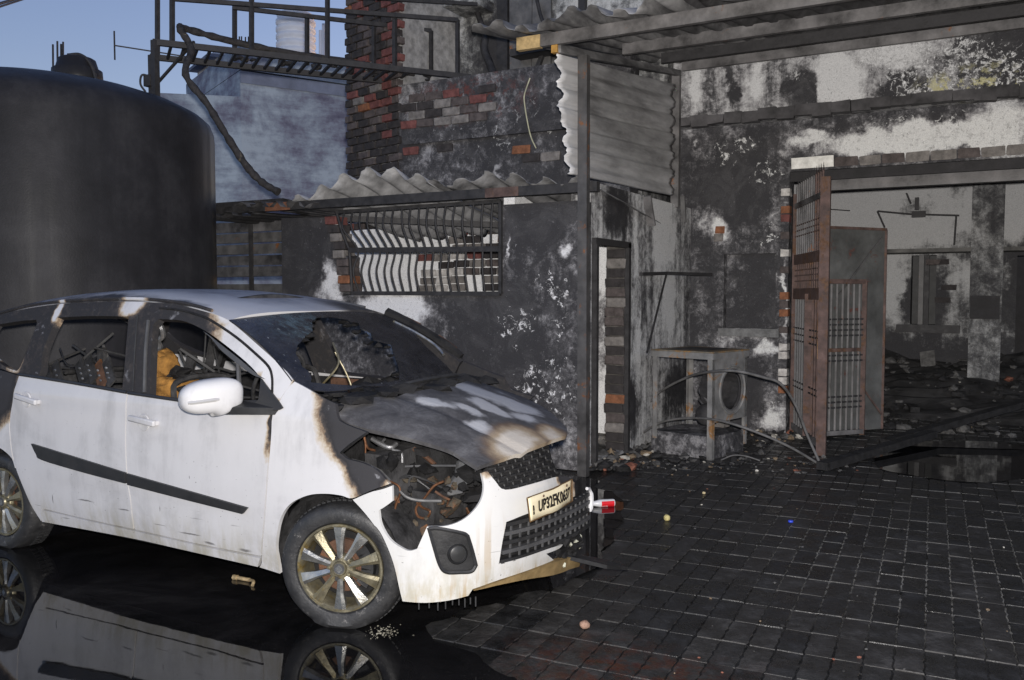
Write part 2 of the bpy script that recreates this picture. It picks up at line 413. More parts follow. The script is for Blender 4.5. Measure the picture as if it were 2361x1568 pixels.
def corrugated(mb, o, along, across, L, Wd, pitch, amp, nl=14, ppw=6, nrm=None, bend=None, trap=True, ragged0=0.0, ragged1=0.0):
    o, a, c = Vector(o), Vector(along).normalized(), Vector(across).normalized(); nm = Vector(nrm) if nrm else a.cross(c).normalized()
    nw = max(2, int(Wd / pitch * ppw)); vs, fs = [], []
    off0 = [R.uniform(-1, 1) * ragged0 for _ in range(nw + 1)]; off1 = [R.uniform(-1, 1) * ragged1 for _ in range(nw + 1)]
    for j in range(nl + 1):
        for i in range(nw + 1):
            s = Wd * i / nw; ph = math.sin(2 * math.pi * s / pitch); h = amp * (max(-1, min(1, ph * 1.7)) if trap else ph)
            t = j / nl; l = off0[i] * (1 - t) + t * (L + off1[i])
            if bend: h += bend(s, l)
            vs.append(o + a * l + c * s + nm * h)
    for j in range(nl):
        for i in range(nw): k = j * (nw + 1) + i; fs.append((k, k + 1, k + nw + 2, k + nw + 1))
    mb.add(vs, fs, True); return mb
def solid(o, t=.004): s = o.modifiers.new('thickness', 'SOLIDIFY'); s.thickness = t; s.offset = 0; return o

def sp(o): o.matrix_parent_inverse = Matrix.Translation(-Vector(o.parent.location)); return o
def waver(seed, a):
    r = random.Random(seed); k = [(r.uniform(.6, 3), r.uniform(.6, 3), r.uniform(0, 6), r.uniform(.3, 1)) for _ in range(6)]
    return lambda x, y: a * sum(w * math.sin(p * x + q * y + f) for p, q, f, w in k)
def wall_with_holes(name, mat, axis, c, t, a0, a1, z0, z1, holes, parent=None, rag=0.0, **kw):
    """a slab in the plane axis=c (thickness t going back), spanning a0..a1 by z0..z1, with ragged rectangular holes"""
    def poly(r):
        x0, x1, y0, y1 = r; pts = []
        if rag <= 0: return [(x0, y0), (x1, y0), (x1, y1), (x0, y1)]
        for (p, q) in (((x0, y0), (x1, y0)), ((x1, y0), (x1, y1)), ((x1, y1), (x0, y1)), ((x0, y1), (x0, y0))):
            m = max(2, int((abs(p[0] - q[0]) + abs(p[1] - q[1])) / .08))
            for i in range(m):
                f = i / m; pts.append((p[0] + (q[0] - p[0]) * f + R.uniform(-rag, rag), p[1] + (q[1] - p[1]) * f + R.uniform(-rag, rag)))
        return pts
    loops = [[(a0, z0), (a1, z0), (a1, z1), (a0, z1)]] + [poly(h) for h in holes]
    L3 = [[Vector((p[0], p[1], 0)) for p in lp] for lp in loops]
    flat = [p for lp in loops for p in lp]; tr = tessellate_polygon(L3)
    mk = (lambda p, d: (p[0], c + d, p[1])) if axis == 'Y' else (lambda p, d: (c - d, p[0], p[1]))
    vs = [mk(p, 0) for p in flat] + [mk(p, t) for p in flat]; k = len(flat)
    fs = [tuple(x) for x in tr] + [tuple(i + k for i in x) for x in tr]; o = 0
    for lp in loops:
        m = len(lp)
        for i in range(m): fs.append((o + i, o + (i + 1) % m, o + (i + 1) % m + k, o + i + k))
        o += m
    b = MB(); b.add(vs, fs); o = b.build(name, mat, parent, **kw)
    if parent is not None: sp(o)
    return o

def at(u, v, Y): p = W(u, v, Y=Y); return (p.x, p.y, p.z)
YS = 7.2      # front wall of the shed
XS = -3.28    # side wall of the shed
YM = 10.35    # lower front wall of the main building
# ================= THE SHED =================
shed = thing('burnt_shed', 'low burnt shed with bent window bars and crumpled sheet roof behind the white car', 'shed', (-5.2, YS, 0))
def at(u, v, Y): p = W(u, v, Y=Y); return (p.x, p.y, p.z)
def atx(u, v, X): p = W(u, v, X=X); return (p.x, p.y, p.z)
m_shed = wallmat('shed_plaster', .78, big=1.4, streak=.2, bigamp=.55, white=(.60, .595, .60),
    clean=[(at(900, 720, YS), .30, .55, (1.15, 1, .55)), (at(950, 800, YS), .1, .4, (.8, 1, .8)), (at(760, 650, YS), .08, .34, (.6, 1, .9)), (at(778, 505, YS), 0, .14, (.6, 1, 1.3)), (at(1165, 560, YS), 0, .10, (.3, 1, 2.5)), (at(1290, 570, YS), .0, .16, (.8, 1, .7))],
    dirty=[(at(690, 560, YS), .2, .5, (1, 1, 1.5)), (at(1150, 800, YS), .2, .7, (.9, 1, 1)), (at(1240, 490, YS), .1, .4)],
    fleckzone=[(at(1275, 665, YS), .12, .32, (.9, 1, .9)), (at(1190, 745, YS), .08, .32), (at(1300, 760, YS), .05, .35, (.5, 1, 1)), (at(1255, 890, YS), .12, .5), (at(1190, 560, YS), 0, .2)], fleck=.62, fleckscale=13)
XWL, XWR = W(806, 600, Y=YS).x, W(1156, 600, Y=YS).x
XL = W(650, 600, Y=YS).x
zwt, zwb = 2.47, 1.595
wall_with_holes('wall', m_shed, 'Y', YS, .2, XWR, XS, .0, 2.43, [], shed)
wall_with_holes('wall', m_shed, 'Y', YS + .001, .2, XWL - .22, XWR, .0, zwb - .01, [], shed)
m = MB()
lp = [(XL, 0), (XWL - .22, 0), (XWL - .22, zwb - .01), (XWL, zwb + .0), (XWL + .01, 1.75), (XWL - .04, 1.85), (XWL - .02, 1.98), (XWL - .10, 2.02), (XWL - .08, 2.12), (XWL - .16, 2.2), (XWL - .15, 2.32), (XWL - .22, 2.40), (XL, 2.42)]
m.prism([(x, YS, z) for x, z in lp], (0, .2, 0)); sp(m.build('wall', m_shed, shed))
# broken brick jamb at the left of the window
for i in range(9):
    zz = 1.66 + i * .088; off = [.02, .02, .0, -.02, -.06, -.05, -.1, -.13, -.16][i]
    for k in range(1):
        sp(brick(shed, (XWL + off - .06 - .17 * k + R.uniform(-.02, .02), YS + .06, zz), (.15, .2, .082), pick([4, 5, .7, 1.0, 3, .2])))
# post, beams and sheet roof of the shed belong to its roof
def wp(o, parent): return sp(o)
bz = 2.53
mb = MB(); mb.bar((-7.85, YS - .1, bz), (XS + .2, YS - .1, bz), .07, .085); mb2 = mb.build('roof_beam', M_IRON, shed); sp(mb2)
mb = MB(); mb.bar((-6.95, YS - .137, bz + .0), (-6.6, YS - .137, bz), .004, .085); sp(mb.build('rust_patch', simple('rust_film', (.11, .05, .03), .8, .1, .5, 9), shed))
mb = MB(); mb.bar((-4.2, YS - .137, bz), (-3.85, YS - .137, bz), .004, .085); sp(mb.build('rust_patch', M_RUST, shed))
mb = MB(); mb.bar((XWL - .3, YS + .1, 2.40), (XWR + .1, YS + 1.4, 2.30), .06, .06); mb.bar((-6.2, YS + 1.0, 2.62), (XS - .1, YS + .9, 2.52), .06, .06); sp(mb.build('roof_beam', M_IRON, shed))
bend = waver(5, .035)
# crumpled corrugated roof: the eaves have curled up above the beam, the sheet sags to the back
lift = lambda x: float(np.interp(x, [-6.6, -6.3, -5.9, -5.5, -5.2, -4.9], [.0, .05, .16, .20, .18, .10]))
mb = MB(); corrugated(mb, (-6.55, YS - .16, 2.58), (0, 1, -.13), (1, 0, 0), 2.0, 1.75, .31, .05, 12, 12, nrm=(0, 0, 1), bend=lambda s, l: .6 * bend(s, l) + lift(-6.55 + s) * max(0, 1 - l / 1.5), trap=False, ragged0=.02, ragged1=.05)
o = mb.build('roof_sheet', M_ZINC_W, shed, fix=False); solid(o, .003); sp(o)
bend2 = waver(9, .03)
mb = MB(); corrugated(mb, (-4.85, YS - .13, 2.63), (0, 1, -.14), (1, 0, 0), 2.0, 1.65, .30, .038, 12, 10, nrm=(0, 0, 1), bend=lambda s, l: bend2(s, l) + .06 * math.exp(-((s - .75) / .3) ** 2) * max(0, 1 - l), trap=False, ragged0=.04, ragged1=.05)
o = mb.build('roof_sheet', M_ZINC_W2, shed, fix=False); solid(o, .003); sp(o)
mb = MB(); corrugated(mb, (-7.3, YS - .2, 2.56), (0, 1, .03), (1, 0, 0), 1.7, 1.1, .25, .03, 10, 8, nrm=(0, 0, 1), bend=lambda s, l: bend(s + 3, l) * 1.3, ragged0=.05, ragged1=.15)
o = mb.build('roof_sheet', M_ZINC_D, shed, fix=False); solid(o); sp(o)
mb = MB(); corrugated(mb, (-7.95, YS - .2, 2.5), (0, 1, -.02), (1, .05, 0), 1.4, .95, .24, .025, 8, 8, nrm=(0, 0, 1), bend=lambda s, l: bend(s + 5, l) * 1.2, ragged0=.12, ragged1=.15)
o = mb.build('roof_sheet', M_IRON, shed, fix=False); solid(o); sp(o)
# rooms inside: back wall and right inner wall
m_in = wallmat('shed_inside', -.12, big=1.3, bigamp=.5, white=(.74, .74, .74), dirty=[((-4.2, 9.4, 1.2), .3, .8)], fleck=.3)
wall_with_holes('back_wall', m_in, 'Y', 9.3, .2, -8.0, XS - .21, 0, 2.6, [], shed)
wall_with_holes('inner_wall', m_in, 'X', XS - .2 - .62, .12, YS + .25, 9.3, 0, 2.62, [], shed)
for (u0, u1, v0, v1, wts) in [(1030, 1155, 500, 672, [2, 5, 1.6, 1.8, 4, .5]), (905, 950, 505, 530, [0, 1, 1, 3, 3, 1]), (960, 1030, 585, 675, [1, 2, 1, 1, 4, 4])]:
    p0, p1 = W(u0, v1, Y=9.28), W(u1, v0, Y=9.28)
    z = p0.z + .05
    row = 0
    while z < p1.z:
        x = p0.x + (.06 if row % 2 else 0) + R.uniform(0, .08)
        while x < p1.x:
            if R.random() < .82: sp(brick(shed, (x + .11, 9.292, z), (.22, .05, .085), pick(wts)))
            x += .235
        z += .098; row += 1
# window grille of bent bars
gr = thing('window_grille', 'bent black iron bars warped by the fire across the shed window', 'window grille', (XWL, YS + .03, 1.6))
mid0, mid1 = W(806, 577, Y=YS - .02), W(1156, 574, Y=YS - .02)
tl, tr_ = W(776, 489, Y=YS - .02), W(1154, 464, Y=YS - .02)
bl, br = W(812, 676, Y=YS - .02), W(1154, 677, Y=YS - .02)
loc = Vector(gr.location)
def grp(mb, name): o = mb.build(name, M_IRON, gr); return sp(o)
mb = MB(); mb.bar(tl, tr_, .035, .035); grp(mb, 'rail'); mb = MB(); mb.bar(mid0, mid1, .045, .05); grp(mb, 'rail'); mb = MB(); mb.bar(bl, br, .04, .04); grp(mb, 'rail')
mb = MB(); mb.bar(tr_, br, .03, .03); grp(mb, 'stile'); mb = MB(); mb.tube([tl, tl.lerp(mid0, .5) + Vector((.0, -.02, 0)), mid0, bl], .017, 6); grp(mb, 'stile')
NBAR = 18
for i in range(NBAR):
    f = (i + 1) / (NBAR + .8); a, b, c_ = tl.lerp(tr_, f), mid0.lerp(mid1, f * .97 + .01), bl.lerp(br, f)
    k = .16 * (1 - f) ** .7; y0 = -R.uniform(.02, .10) * (1.2 - f)
    path = spline([a, a.lerp(b, .45) + Vector((-k * .20, y0, .0)), b, b.lerp(c_, .5) + Vector((-k * .15, y0 * .7, 0)), c_], 5)
    mb = MB(); mb.tube(path, .0105, 6); o = grp(mb, 'bar')
# left recess: slatted sooty shutter between the tank and the shed
sh = thing('slatted_shutter', 'sooty horizontal slat panel between the big tank and the shed', 'shutter', (-7.5, 7.75, 0))
xa, xb = W(485, 600, Y=7.75).x, W(655, 600, Y=7.75).x
zt, zb2 = W(585, 510, Y=7.75).z, W(585, 640, Y=7.75).z
ns = 5
for i in range(ns):
    z0 = zb2 + (zt - zb2) * i / ns; mb = MB(); mb.box((xa, 7.75, z0 + .012), (xb, 7.775, z0 + (zt - zb2) / ns - .006), .006); sp(mb.build('slat', M_IRON_L if i in (2, 3) else M_ZINC_D, sh))
mb = MB(); xm = W(580, 600, Y=7.74).x; mb.bar((xm, 7.735, 0), (xm, 7.735, zt + .1), .04, .04); sp(mb.build('upright', M_IRON, sh))
mb = MB(); mb.box((xa - .3, 7.8, 0), (xb, 7.95, W(585, 655, Y=7.8).z)); sp(mb.build('plinth', simple('dark_plinth', (.06, .06, .062), .9, 0, .5, 6, .4), sh))
mb = MB(); mb.box((xa - .2, 7.70, zt + .12), (xb + .05, 7.84, zt + .24), .01); sp(mb.build('head_beam', M_IRON, sh))
mb = MB()
for i in range(3): mb.box((xa + .02, 7.45, zt + .13 + i * .085), (xa + .2, 7.6, zt + .2 + i * .085), .01)
sp(mb.build('brick_stub', M_BRICK[1], sh))

# side wall of the shed with its doorway
m_side = wallmat('shed_side_plaster', .42, big=.9, streak=.75, bigamp=.6, white=(.58, .58, .58), grey=(.20, .198, .20), clean=[(atx(1530, 520, XS), .15, .55, (1, .9, 1.5)), (atx(1540, 700, XS), .1, .45, (1, .7, 1.3)), (atx(1465, 560, XS), 0, .2, (1, .4, 2)), (atx(1475, 790, XS), 0, .2, (1, .35, 2))], dirty=[(atx(1450, 940, XS), .1, .5), (atx(1420, 480, XS), .1, .4), (atx(1560, 900, XS), .1, .6)], fleckzone=[(atx(1470, 850, XS), .1, .35, (1, .5, 2.2)), (atx(1485, 950, XS), .05, .3, (1, .6, 1.5)), (atx(1400, 490, XS), .0, .3)], fleck=.52, fleckscale=14)
yd0, yd1 = YS + .22, W(1441, 800, X=XS).y; zd = W(1400, 560, X=XS).z
wall_with_holes('side_wall', m_side, 'X', XS, .2, YS + .2, YM + .05, 0, 2.62, [(yd0, yd1, .03, zd)], shed, rag=0)
mb = MB(); mb.box((XS - .197, yd1 - .012, .03), (XS - .003, yd1 - .001, zd)); sp(mb.build('jamb_mortar', simple('burnt_mortar', (.06, .055, .05), .9, 0, .7, 12, .6), shed))
z = .06; row = 0
while z < zd - .05:
    sp(brick(shed, (XS - .10 + R.uniform(-.012, .012), yd1 - .012, z), (.2, .045, .086), pick([5, 5, .8, .9, 2.5, .2]) if z > .9 else pick([5, 2, .2, .2, .2, .3]))); z += .097; row += 1
door = thing('door_frame', 'bare iron door frame left standing in the shed doorway', 'door frame', (XS, yd1, 0))
mb = MB(); mb.bar((XS + .02, yd1 + .01, 0), (XS + .02, yd1 + .01, zd + .02), .05, .06); sp(mb.build('jamb', M_IRON, door))
mb = MB(); mb.bar((XS + .02, yd0, zd), (XS + .02, yd1 + .03, zd), .05, .06); sp(mb.build('head', M_IRON, door))
mb = MB(); mb.bar((XS + .02, yd0 + .04, 0), (XS + .02, yd0 + .04, zd - .03), .05, .05); sp(mb.build('jamb', M_IRON, door))

# ================= BRICK TOWER AND UPPER WALL BEHIND THE SHED =================
YT = 8.6
tower = thing('brick_house', 'tall sooty brick house with a splayed brick corner behind the shed roof', 'house', (-6.3, YT, 0))
A = W(920, 400, Y=YT); dirl = Vector((-math.cos(rad(46)) * math.cos(YAW) - math.sin(rad(46)) * math.sin(YAW) * 1, -math.cos(rad(46)) * math.sin(YAW) + math.sin(rad(46)) * math.cos(YAW), 0)).normalized()
LT = 1.07
B_ = Vector((A.x, YT, 0)) + dirl * LT; nrm = Vector((dirl.y, -dirl.x, 0)); nrm = nrm if nrm.y < 0 else -nrm
m_mortar = simple('pale_mortar', (.20, .195, .19), .9, 0, .5, 10, .5)
mb = MB(); a0 = Vector((A.x, YT, 0)) - nrm * .03
b0 = B_ - nrm * .03
_z = Vector((0, 0, 2.55)); mb.prism([a0 + _z, b0 + _z, b0 + Vector((.5, 2.5, 0)) + _z, Vector((A.x + .4, YT + 2.5, 2.55))], (0, 0, 4.7)); sp(mb.build('corner_pier', m_mortar, tower))
z = 2.45; row = 0; rzb = math.atan2(dirl.y, dirl.x)
while z < 5.75:
    s = -.06 + (.0 if row % 2 == 0 else .13)
    up_ = z > 3.9
    if row % 2: sp(brick(tower, Vector((A.x, YT, z)) + dirl * .05 - nrm * .02, (.105, .10, .082), pick([6, 3, 2 if up_ else .3, .3, .2, 0]), rzb))
    while s < LT - .03:
        wd = min(.235, LT + .02 - s)
        wts = [4, 3, 3.2, .5, .2, 0] if up_ else [8, 1.6, .35, .1, 0, 0]
        if wd > .06: sp(brick(tower, Vector((A.x, YT, z)) + dirl * (s + wd / 2 + .008) - nrm * .02, (wd - .016, .10, .082), pick(wts), rzb))
        s += .25
    z += .097; row += 1
m_up = wallmat('upper_brick_plaster', .80, big=1.2, bigamp=.7, streak=.2, clean=[((-4.95, YT, 2.95), .0, .22, (.25, 1, 1))], white=(.36, .36, .36), fleckzone=[((-5.0, YT, 3.4), .2, 1.4, (1.4, 1, .6))], fleck=.2, fleckscale=9, tint=(.11, .045, .04), tintzone=[((-5.4, YT, 3.8), .2, .8, (1.4, 1, .4))])
mb = MB(); mb.box((A.x, YT, 2.6), (XS - .10, YT + .25, W(1050, 178, Y=YT).z)); sp(mb.build('parapet_wall', m_up, tower))
zl = W(1050, 322, Y=YT - .05).z
mb = MB(); mb.box((A.x + .1, YT - .06, zl), (XS - .11, YT - .002, zl + .11), .008); sp(mb.build('ledge', m_up, tower))
# brick faces where the plaster is gone
for (u0, u1, v0, v1, wts, cov) in [(925, 1110, 190, 300, [3, 3.5, 1.0, .25, 4, 0], .93), (1160, 1285, 335, 380, [3, 2, .5, 2.2, 1, .3], .8), (930, 1010, 320, 360, [4, 1, .2, 0, .3, 0], .5)]:
    p0, p1 = W(u0, v1, Y=YT), W(u1, v0, Y=YT); z = p0.z + .05; row = 0
    while z < p1.z:
        x = p0.x + (.12 if row % 2 else 0)
        while x < p1.x:
            if R.random() < cov: sp(brick(tower, (x + .11, YT + .012, z), (.222, .06, .088), pick(wts)))
            x += .24
        z += .1; row += 1
YU = 9.6
m_upp = wallmat('upper_room_plaster', .55, big=.7, bigamp=.9, streak=.5, white=(.42, .42, .41), grey=(.13, .13, .128), clean=[((-6.9, YU, 4.9), .1, .6, (.5, 1, 1)), (at(1430, 18, YU + .5), .2, .6, (1.2, 1, .6)), ((-4.4, YU, 4.75), .1, .4)], dirty=[((-5.3, YU, 4.6), .2, .8)], fleck=.25)
wall_with_holes('upper_wall', m_upp, 'Y', YU, .2, A.x + .1, XS - .05, 3.2, 8.5, [], tower)
wall_with_holes('upper_wall', m_upp, 'Y', YU + .5, .2, XS - .05, 4.5, 4.75, 8.5, [], tower)
zc = W(1000, 10, Y=YU - .25).z
for (u0, u1, mt) in [(1148, 1172, M_IRON), (1335, 1350, M_IRON)]:
    p, q = W(u0, 100, Y=YU - .05), W(u1, 100, Y=YU - .05); mb = MB(); mb.box((p.x, YU - .08, 3.9), (q.x, YU - .002, 8.4)); sp(mb.build('pilaster', mt, tower))
p, q = W(1176, 190, Y=YU - .04), W(1272, 100, Y=YU - .04)
for k in range(2):
    xa_ = p.x + (q.x - p.x) * k * .55; xb_ = p.x + (q.x - p.x) * (k * .45 + .53)
    mb = MB(); mb.box((xa_, YU - .05, p.z), (xb_, YU - .003, q.z + .8), .004); sp(mb.build('shutter_panel', M_IRON_L, tower))
mb = MB(); mb.bar(W(1250, 128, Y=YU - .1), W(1228, 188, Y=YU - .1), .05, .05); sp(mb.build('strut', M_IRON, tower))
mb = MB(); mb.box((W(1176, 128, Y=YU - .3).x, YU - .30, W(1176, 128, Y=YU - .3).z), (W(1290, 110, Y=YU - .3).x, YU - .05, W(1176, 113, Y=YU - .3).z), .01); sp(mb.build('lintel', M_IRON, tower))
mb = MB(); mb.box((A.x + .3, YU - .5, W(1000, 20, Y=YU - .5).z), (W(1090, 20, Y=YU - .5).x, YU, W(1000, 20, Y=YU - .5).z + .12)); sp(mb.build('chajja', m_upp, tower))
# burnt vine or cable on the upper wall
cb = MB(); cb.tube(spline([W(1092, 0, Y=YU - .1), W(1106, 45, Y=YU - .12), W(1118, 80, Y=YU - .12), W(1117, 115, Y=YU - .15), W(1130, 150, Y=YU - .2), W(1142, 182, Y=YU - .3)], 6), [.035] * 14 + [.05] * 17, 7)
cb.tube(spline([W(1238, 0, Y=YU - .1), W(1248, 40, Y=YU - .12), W(1262, 72, Y=YU - .15)], 6), .022, 6)
o = cb.build('burnt_cable', M_IRON); tag(o, 'charred cable bundle hanging down the upper wall left of the canopy', 'cable')
wr = MB(); wr.tube(spline([W(1222, 180, Y=YT - .1), W(1210, 215, Y=YT - .12), W(1209, 235, Y=YT - .12), W(1216, 280, Y=YT - .1), W(1224, 315, Y=YT - .08), W(1236, 342, Y=YT - .08)], 6), .008, 5)
o = wr.build('wire', simple('pale_wire', (.30, .29, .2), .6)); tag(o, 'thin pale wire dangling over the sooty wall left of the corrugated panel', 'wire')

# ================= CANOPY IN FRONT OF THE MAIN BUILDING =================
YF, ZF, SL = 6.64, 3.70, .152
def zroof(y): return ZF + SL * (y - YF)
can = thing('sheet_canopy', 'sooty corrugated metal canopy on steel beams above the yard corner', 'canopy', (-1, 8, 0))
bd = waver(21, .012)
for i, (x0, wdt) in enumerate([(-3.86, 1.75), (-2.13, 1.9), (-.25, 1.9), (1.63, 1.9), (3.5, 1.9)]):
    mb = MB(); y0 = YF - .38
    corrugated(mb, (x0, y0, zroof(y0) + .085 + .006 * (i % 2)), (0, 1, SL), (1, 0, 0), 3.75, wdt, .21, .028, 12, 8, nrm=(0, 0, 1), bend=lambda s, l, x0=x0: bd(s + x0, l) + .05 * math.exp(-(l / .12) ** 2) * math.sin((s + x0) * 8.1), ragged0=.03)
    o = mb.build('roof_sheet', M_ZINC_D if i else M_ZINC, can, fix=False); solid(o); sp(o)
M_BEAM = simple('sooty_beam', (.098, .094, .094), .6, .2, .8, 3.3, .35, rust=.02)
for (yy, x0, dz, mt) in [(YF, -3.42, 0, M_BEAM), (7.83, -3.15, 0, M_BEAM), (8.9, -3.15, 0, M_IRON), (9.72, -3.2, -.02, M_BEAM)]:
    mb = MB(); mb.bar((x0, yy, zroof(yy) + dz), (5.3, yy, zroof(yy) + dz), .05, .10); sp(mb.build('beam', mt, can))
mb = MB(); mb.bar((-3.62, YF - .005, ZF - .004), (-3.40, YF - .005, ZF - .004), .055, .105); sp(mb.build('beam_end', simple('scorched_yellow_end', (.33, .24, .12), .7, .1, .5, 12), can))
mb = MB(); mb.box((-3.30, YF - .02, ZF - .115), (-3.245, YF + .03, ZF - .052)); sp(mb.build('bracket', M_ORANGE, can))
mb = MB(); mb.bar((-3.25, YF, ZF - .085), (-3.25, 9.75, zroof(9.75) - .085), .06, .06); sp(mb.build('rafter', M_ZINC, can))
# long post at the shed corner, and the short back post
mb = MB(); mb.bar((-3.175, 7.02, 0), (-3.185, 7.02, zroof(7.02) - .12), .085, .07); mb2 = mb.build('post', simple('post_iron', (.060, .058, .058), .55, .3, .5, 5, .3, rust=.15), can); sp(mb2)
pb = W(1557, 478, Y=9.76); mb = MB(); mb.bar((pb.x, 9.76, pb.z), (pb.x, 9.76, zroof(9.76) - .1), .09, .07); sp(mb.build('post', M_BEAM, can))
# side panel of horizontal corrugated sheet closing the end of the canopy
pan = thing('corrugated_screen', 'grey corrugated metal sheet with torn front edge closing the canopy end', 'metal sheet', (-3.26, 8.2, 2.6))
bp = waver(31, .012)
yb_, yf_ = 9.70, YF + .0
zb0 = 2.62
H_ = [0, .42, .84, 1.20]
edge = [(.0, .26), (.12, .22), (.24, .24), (.30, .17), (.44, .18), (.52, .08), (.64, .12), (.86, .10), (.9, .0), (1.05, .02), (1.12, .06)]
def epos(z):
    t = (z - 2.62)
    return float(np.interp(t, [e[0] for e in edge], [e[1] for e in edge])) + .03 * math.sin(t * 23)
ny, nz = 26, 72; vs = []; fs = []
for j in range(nz + 1):
    for i in range(ny + 1):
        f = i / ny; zz = zb0 + (zroof(yf_) - .12 - zb0) * j / nz
        y = yf_ + epos(zz) + (yb_ - yf_ - epos(zz)) * f
        z = zz + (SL * .8) * (y - yf_) * (j / nz) + .03 * (y - yf_) * (1 - j / nz)
        ph = (j / nz * 6.3) % 1.0
        h = .018 * max(-1, min(1, 1.8 * math.sin(2 * math.pi * ph))) + .006 * math.sin(j * 2.1)
        vs.append((-3.285 + h + bp(y, z) * (.3 + f), y, z))
for j in range(nz):
    for i in range(ny): k = j * (ny + 1) + i; fs.append((k, k + 1, k + ny + 2, k + ny + 1))
mb = MB(); mb.add(vs, fs, True)
n = NT('panel_sheet'); px = n.sep()
st = n.noise(1.0, 5, .65, v=n.scalev((3, 1.1, 9))); f2 = n.noise(1.1, 5, .6)
pale = n.ss(px[1], 7.05, 7.4, .35, 0.0); low = n.ss(px[2], 2.6, 3.1, .14, 0)
v_ = n.math('ADD', n.math('ADD', n.math('MULTIPLY', st, .6), n.math('MULTIPLY', f2, .45)), n.math('ADD', pale, low))
n.set(n.ramp(v_, [(.36, (.14, .138, .14)), (.5, (.30, .298, .30)), (.64, (.46, .455, .46)), (.85, (.66, .655, .66))]), .6, .15, .4); n.bump(n.noise(40, 4), .25, .006)
o = mb.build('sheet', n.m, pan, fix=False); solid(o); sp(o)

# ================= MAIN BUILDING =================
XO = W(1816, 700, Y=YM).x
main = thing('gutted_building', 'burnt plastered building with wide open entrance and flaked upper band', 'building', (0, YM, 0))
zl0 = 3.55
YBD = 9.85
m_band = wallmat('band_plaster', .52, big=1.0, bigamp=.4, streak=.6, white=(.54, .54, .54), grey=(.24, .236, .24),
    clean=[(at(1600, 200, YBD), .0, .28, (.5, 1, 1.2)), (at(1740, 190, YBD), .0, .26, (.5, 1, 1.2)), (at(1930, 200, YBD), .1, .42, (.75, 1, 1.4)), (at(2050, 120, YBD), .0, .3, (2, 1, .6))],
    dirty=[(at(1850, 215, YBD), .08, .3, (.7, 1, 1)), (at(2340, 110, YBD), .1, .55), (at(1680, 150, YBD), .0, .18, (.5, 1, 1)), (at(2080, 215, YBD), .1, .35), (at(1690, 200, YBD), 0, .2, (.4, 1, 1.5))],
    fleckzone=[(at(2180, 160, YBD), .35, .75, (1.2, 1, .75)), (at(2330, 170, YBD), .2, .5), (at(1842, 165, YBD), .03, .17, (.6, 1, 1.3)), (at(2040, 130, YBD), .1, .35, (1.5, 1, .5))], fleck=.84, fleckscale=21, tint=(.52, .49, .27), tintzone=[(at(2250, 210, YBD), .15, .5, (1.5, 1, .7))])
mb = MB(); mb.box((-3.7, 9.85, zl0), (5.6, 10.3, 5.4)); o = sp(mb.build('upper_band', m_band, main))
m_soot = simple('thick_soot', (.022, .021, .022), .8, 0, .6, 6, .6)
mb = MB()
for i in range(49):
    x0 = -3.7 + i * .19; h0, h1 = R.uniform(.02, .06), R.uniform(.02, .06); mb.box((x0, 9.80 + R.uniform(0, .02), zl0 - .02 - h0), (x0 + .19, 9.90, zl0 + .035 + h1 * .6), .008)
o = sp(mb.build('ledge', simple('ledge_soot', (.05, .048, .05), .85, 0, .8, 3, .7), main))
ZO = 2.98
m_low = wallmat('lower_plaster', .78, big=1.0, bigamp=.6, streak=.35, white=(.60, .60, .59),
    clean=[(at(2150, 315, YM), .25, .5, (3.2, 1, .42)), (at(2320, 290, YM), .1, .5), (at(1880, 320, YM), .1, .3, (1.2, 1, .5)), (at(1802, 690, YM), .05, .17, (.28, 1, 3.6)), (at(1762, 805, YM), .05, .17, (1, 1, .8)), (at(1605, 335, YM), 0, .12, (.4, 1, 1)), (at(1655, 520, YM), .0, .3, (.8, 1, 1)), (at(1770, 960, YM), 0, .25)],
    dirty=[(at(1700, 430, YM), .2, .5), (at(1690, 900, YM), .15, .45)],
    fleckzone=[(at(1690, 345, YM), .1, .42, (1.2, 1, .8)), (at(1760, 400, YM), .1, .35), (at(1770, 530, YM), .05, .3, (.7, 1, 1)), (at(1762, 805, YM), .05, .22), (at(1740, 560, YM), .0, .2), (at(1780, 930, YM), .05, .25), (at(2200, 300, YM), .3, 1.0, (2, 1, .4))], fleck=.52, fleckscale=13)
xn0, xn1 = W(1668, 700, Y=YM).x, W(1788, 700, Y=YM).x; zn0, zn1 = W(1730, 757, Y=YM).z, W(1730, 585, Y=YM).z
wall_with_holes('front_wall', m_low, 'Y', YM, .25, XS - .2, XO, 0, zl0 + .05, [(xn0, xn1, zn0, zn1)], main)
mb = MB(); mb.box((xn0 - .1, YM + .12, zn0 - .1), (xn1 + .1, YM + .2, zn1 + .1)); sp(mb.build('blocked_window', wallmat('blocked_soot', .95, big=1.5, bigamp=.5, white=(.3, .3, .3), fleck=.1), main))
mb = MB(); mb.box((xn0 - .05, YM - .05, zn0 - .10), (xn1 + .05, YM - .002, zn0 - .002), .008); sp(mb.build('sill', simple('sill_plaster', (.10, .10, .10), .85, 0, .7, 9, .5), main))
mb = MB(); mb.box((XO, YM, ZO), (5.6, YM + .25, zl0 + .04)); sp(mb.build('lintel', m_low, main))
m_band2 = simple('lintel_plaster', (.5, .49, .46), .85, 0, .35, 12, .5)
x = XO + .45
mb = MB(); mb.box((XO + .02, YM - .02, ZO + .03), (XO + .47, YM - .001, ZO + .15), .006); sp(mb.build('plaster_strip', m_band2, main))
while x < 4.0:
    wd = R.uniform(.2, .25); sp(brick(main, (x + wd / 2 + .03, YM + .014, ZO + .075), (wd, .05, .10), pick([.3, 1.6, .25, .7, 6, 2]))); x += wd + .015
mb = MB(); mb.box((XO, YM + .02, ZO - .11), (5.6, YM + .06, ZO - .004)); sp(mb.build('shutter_track', m_soot, main))
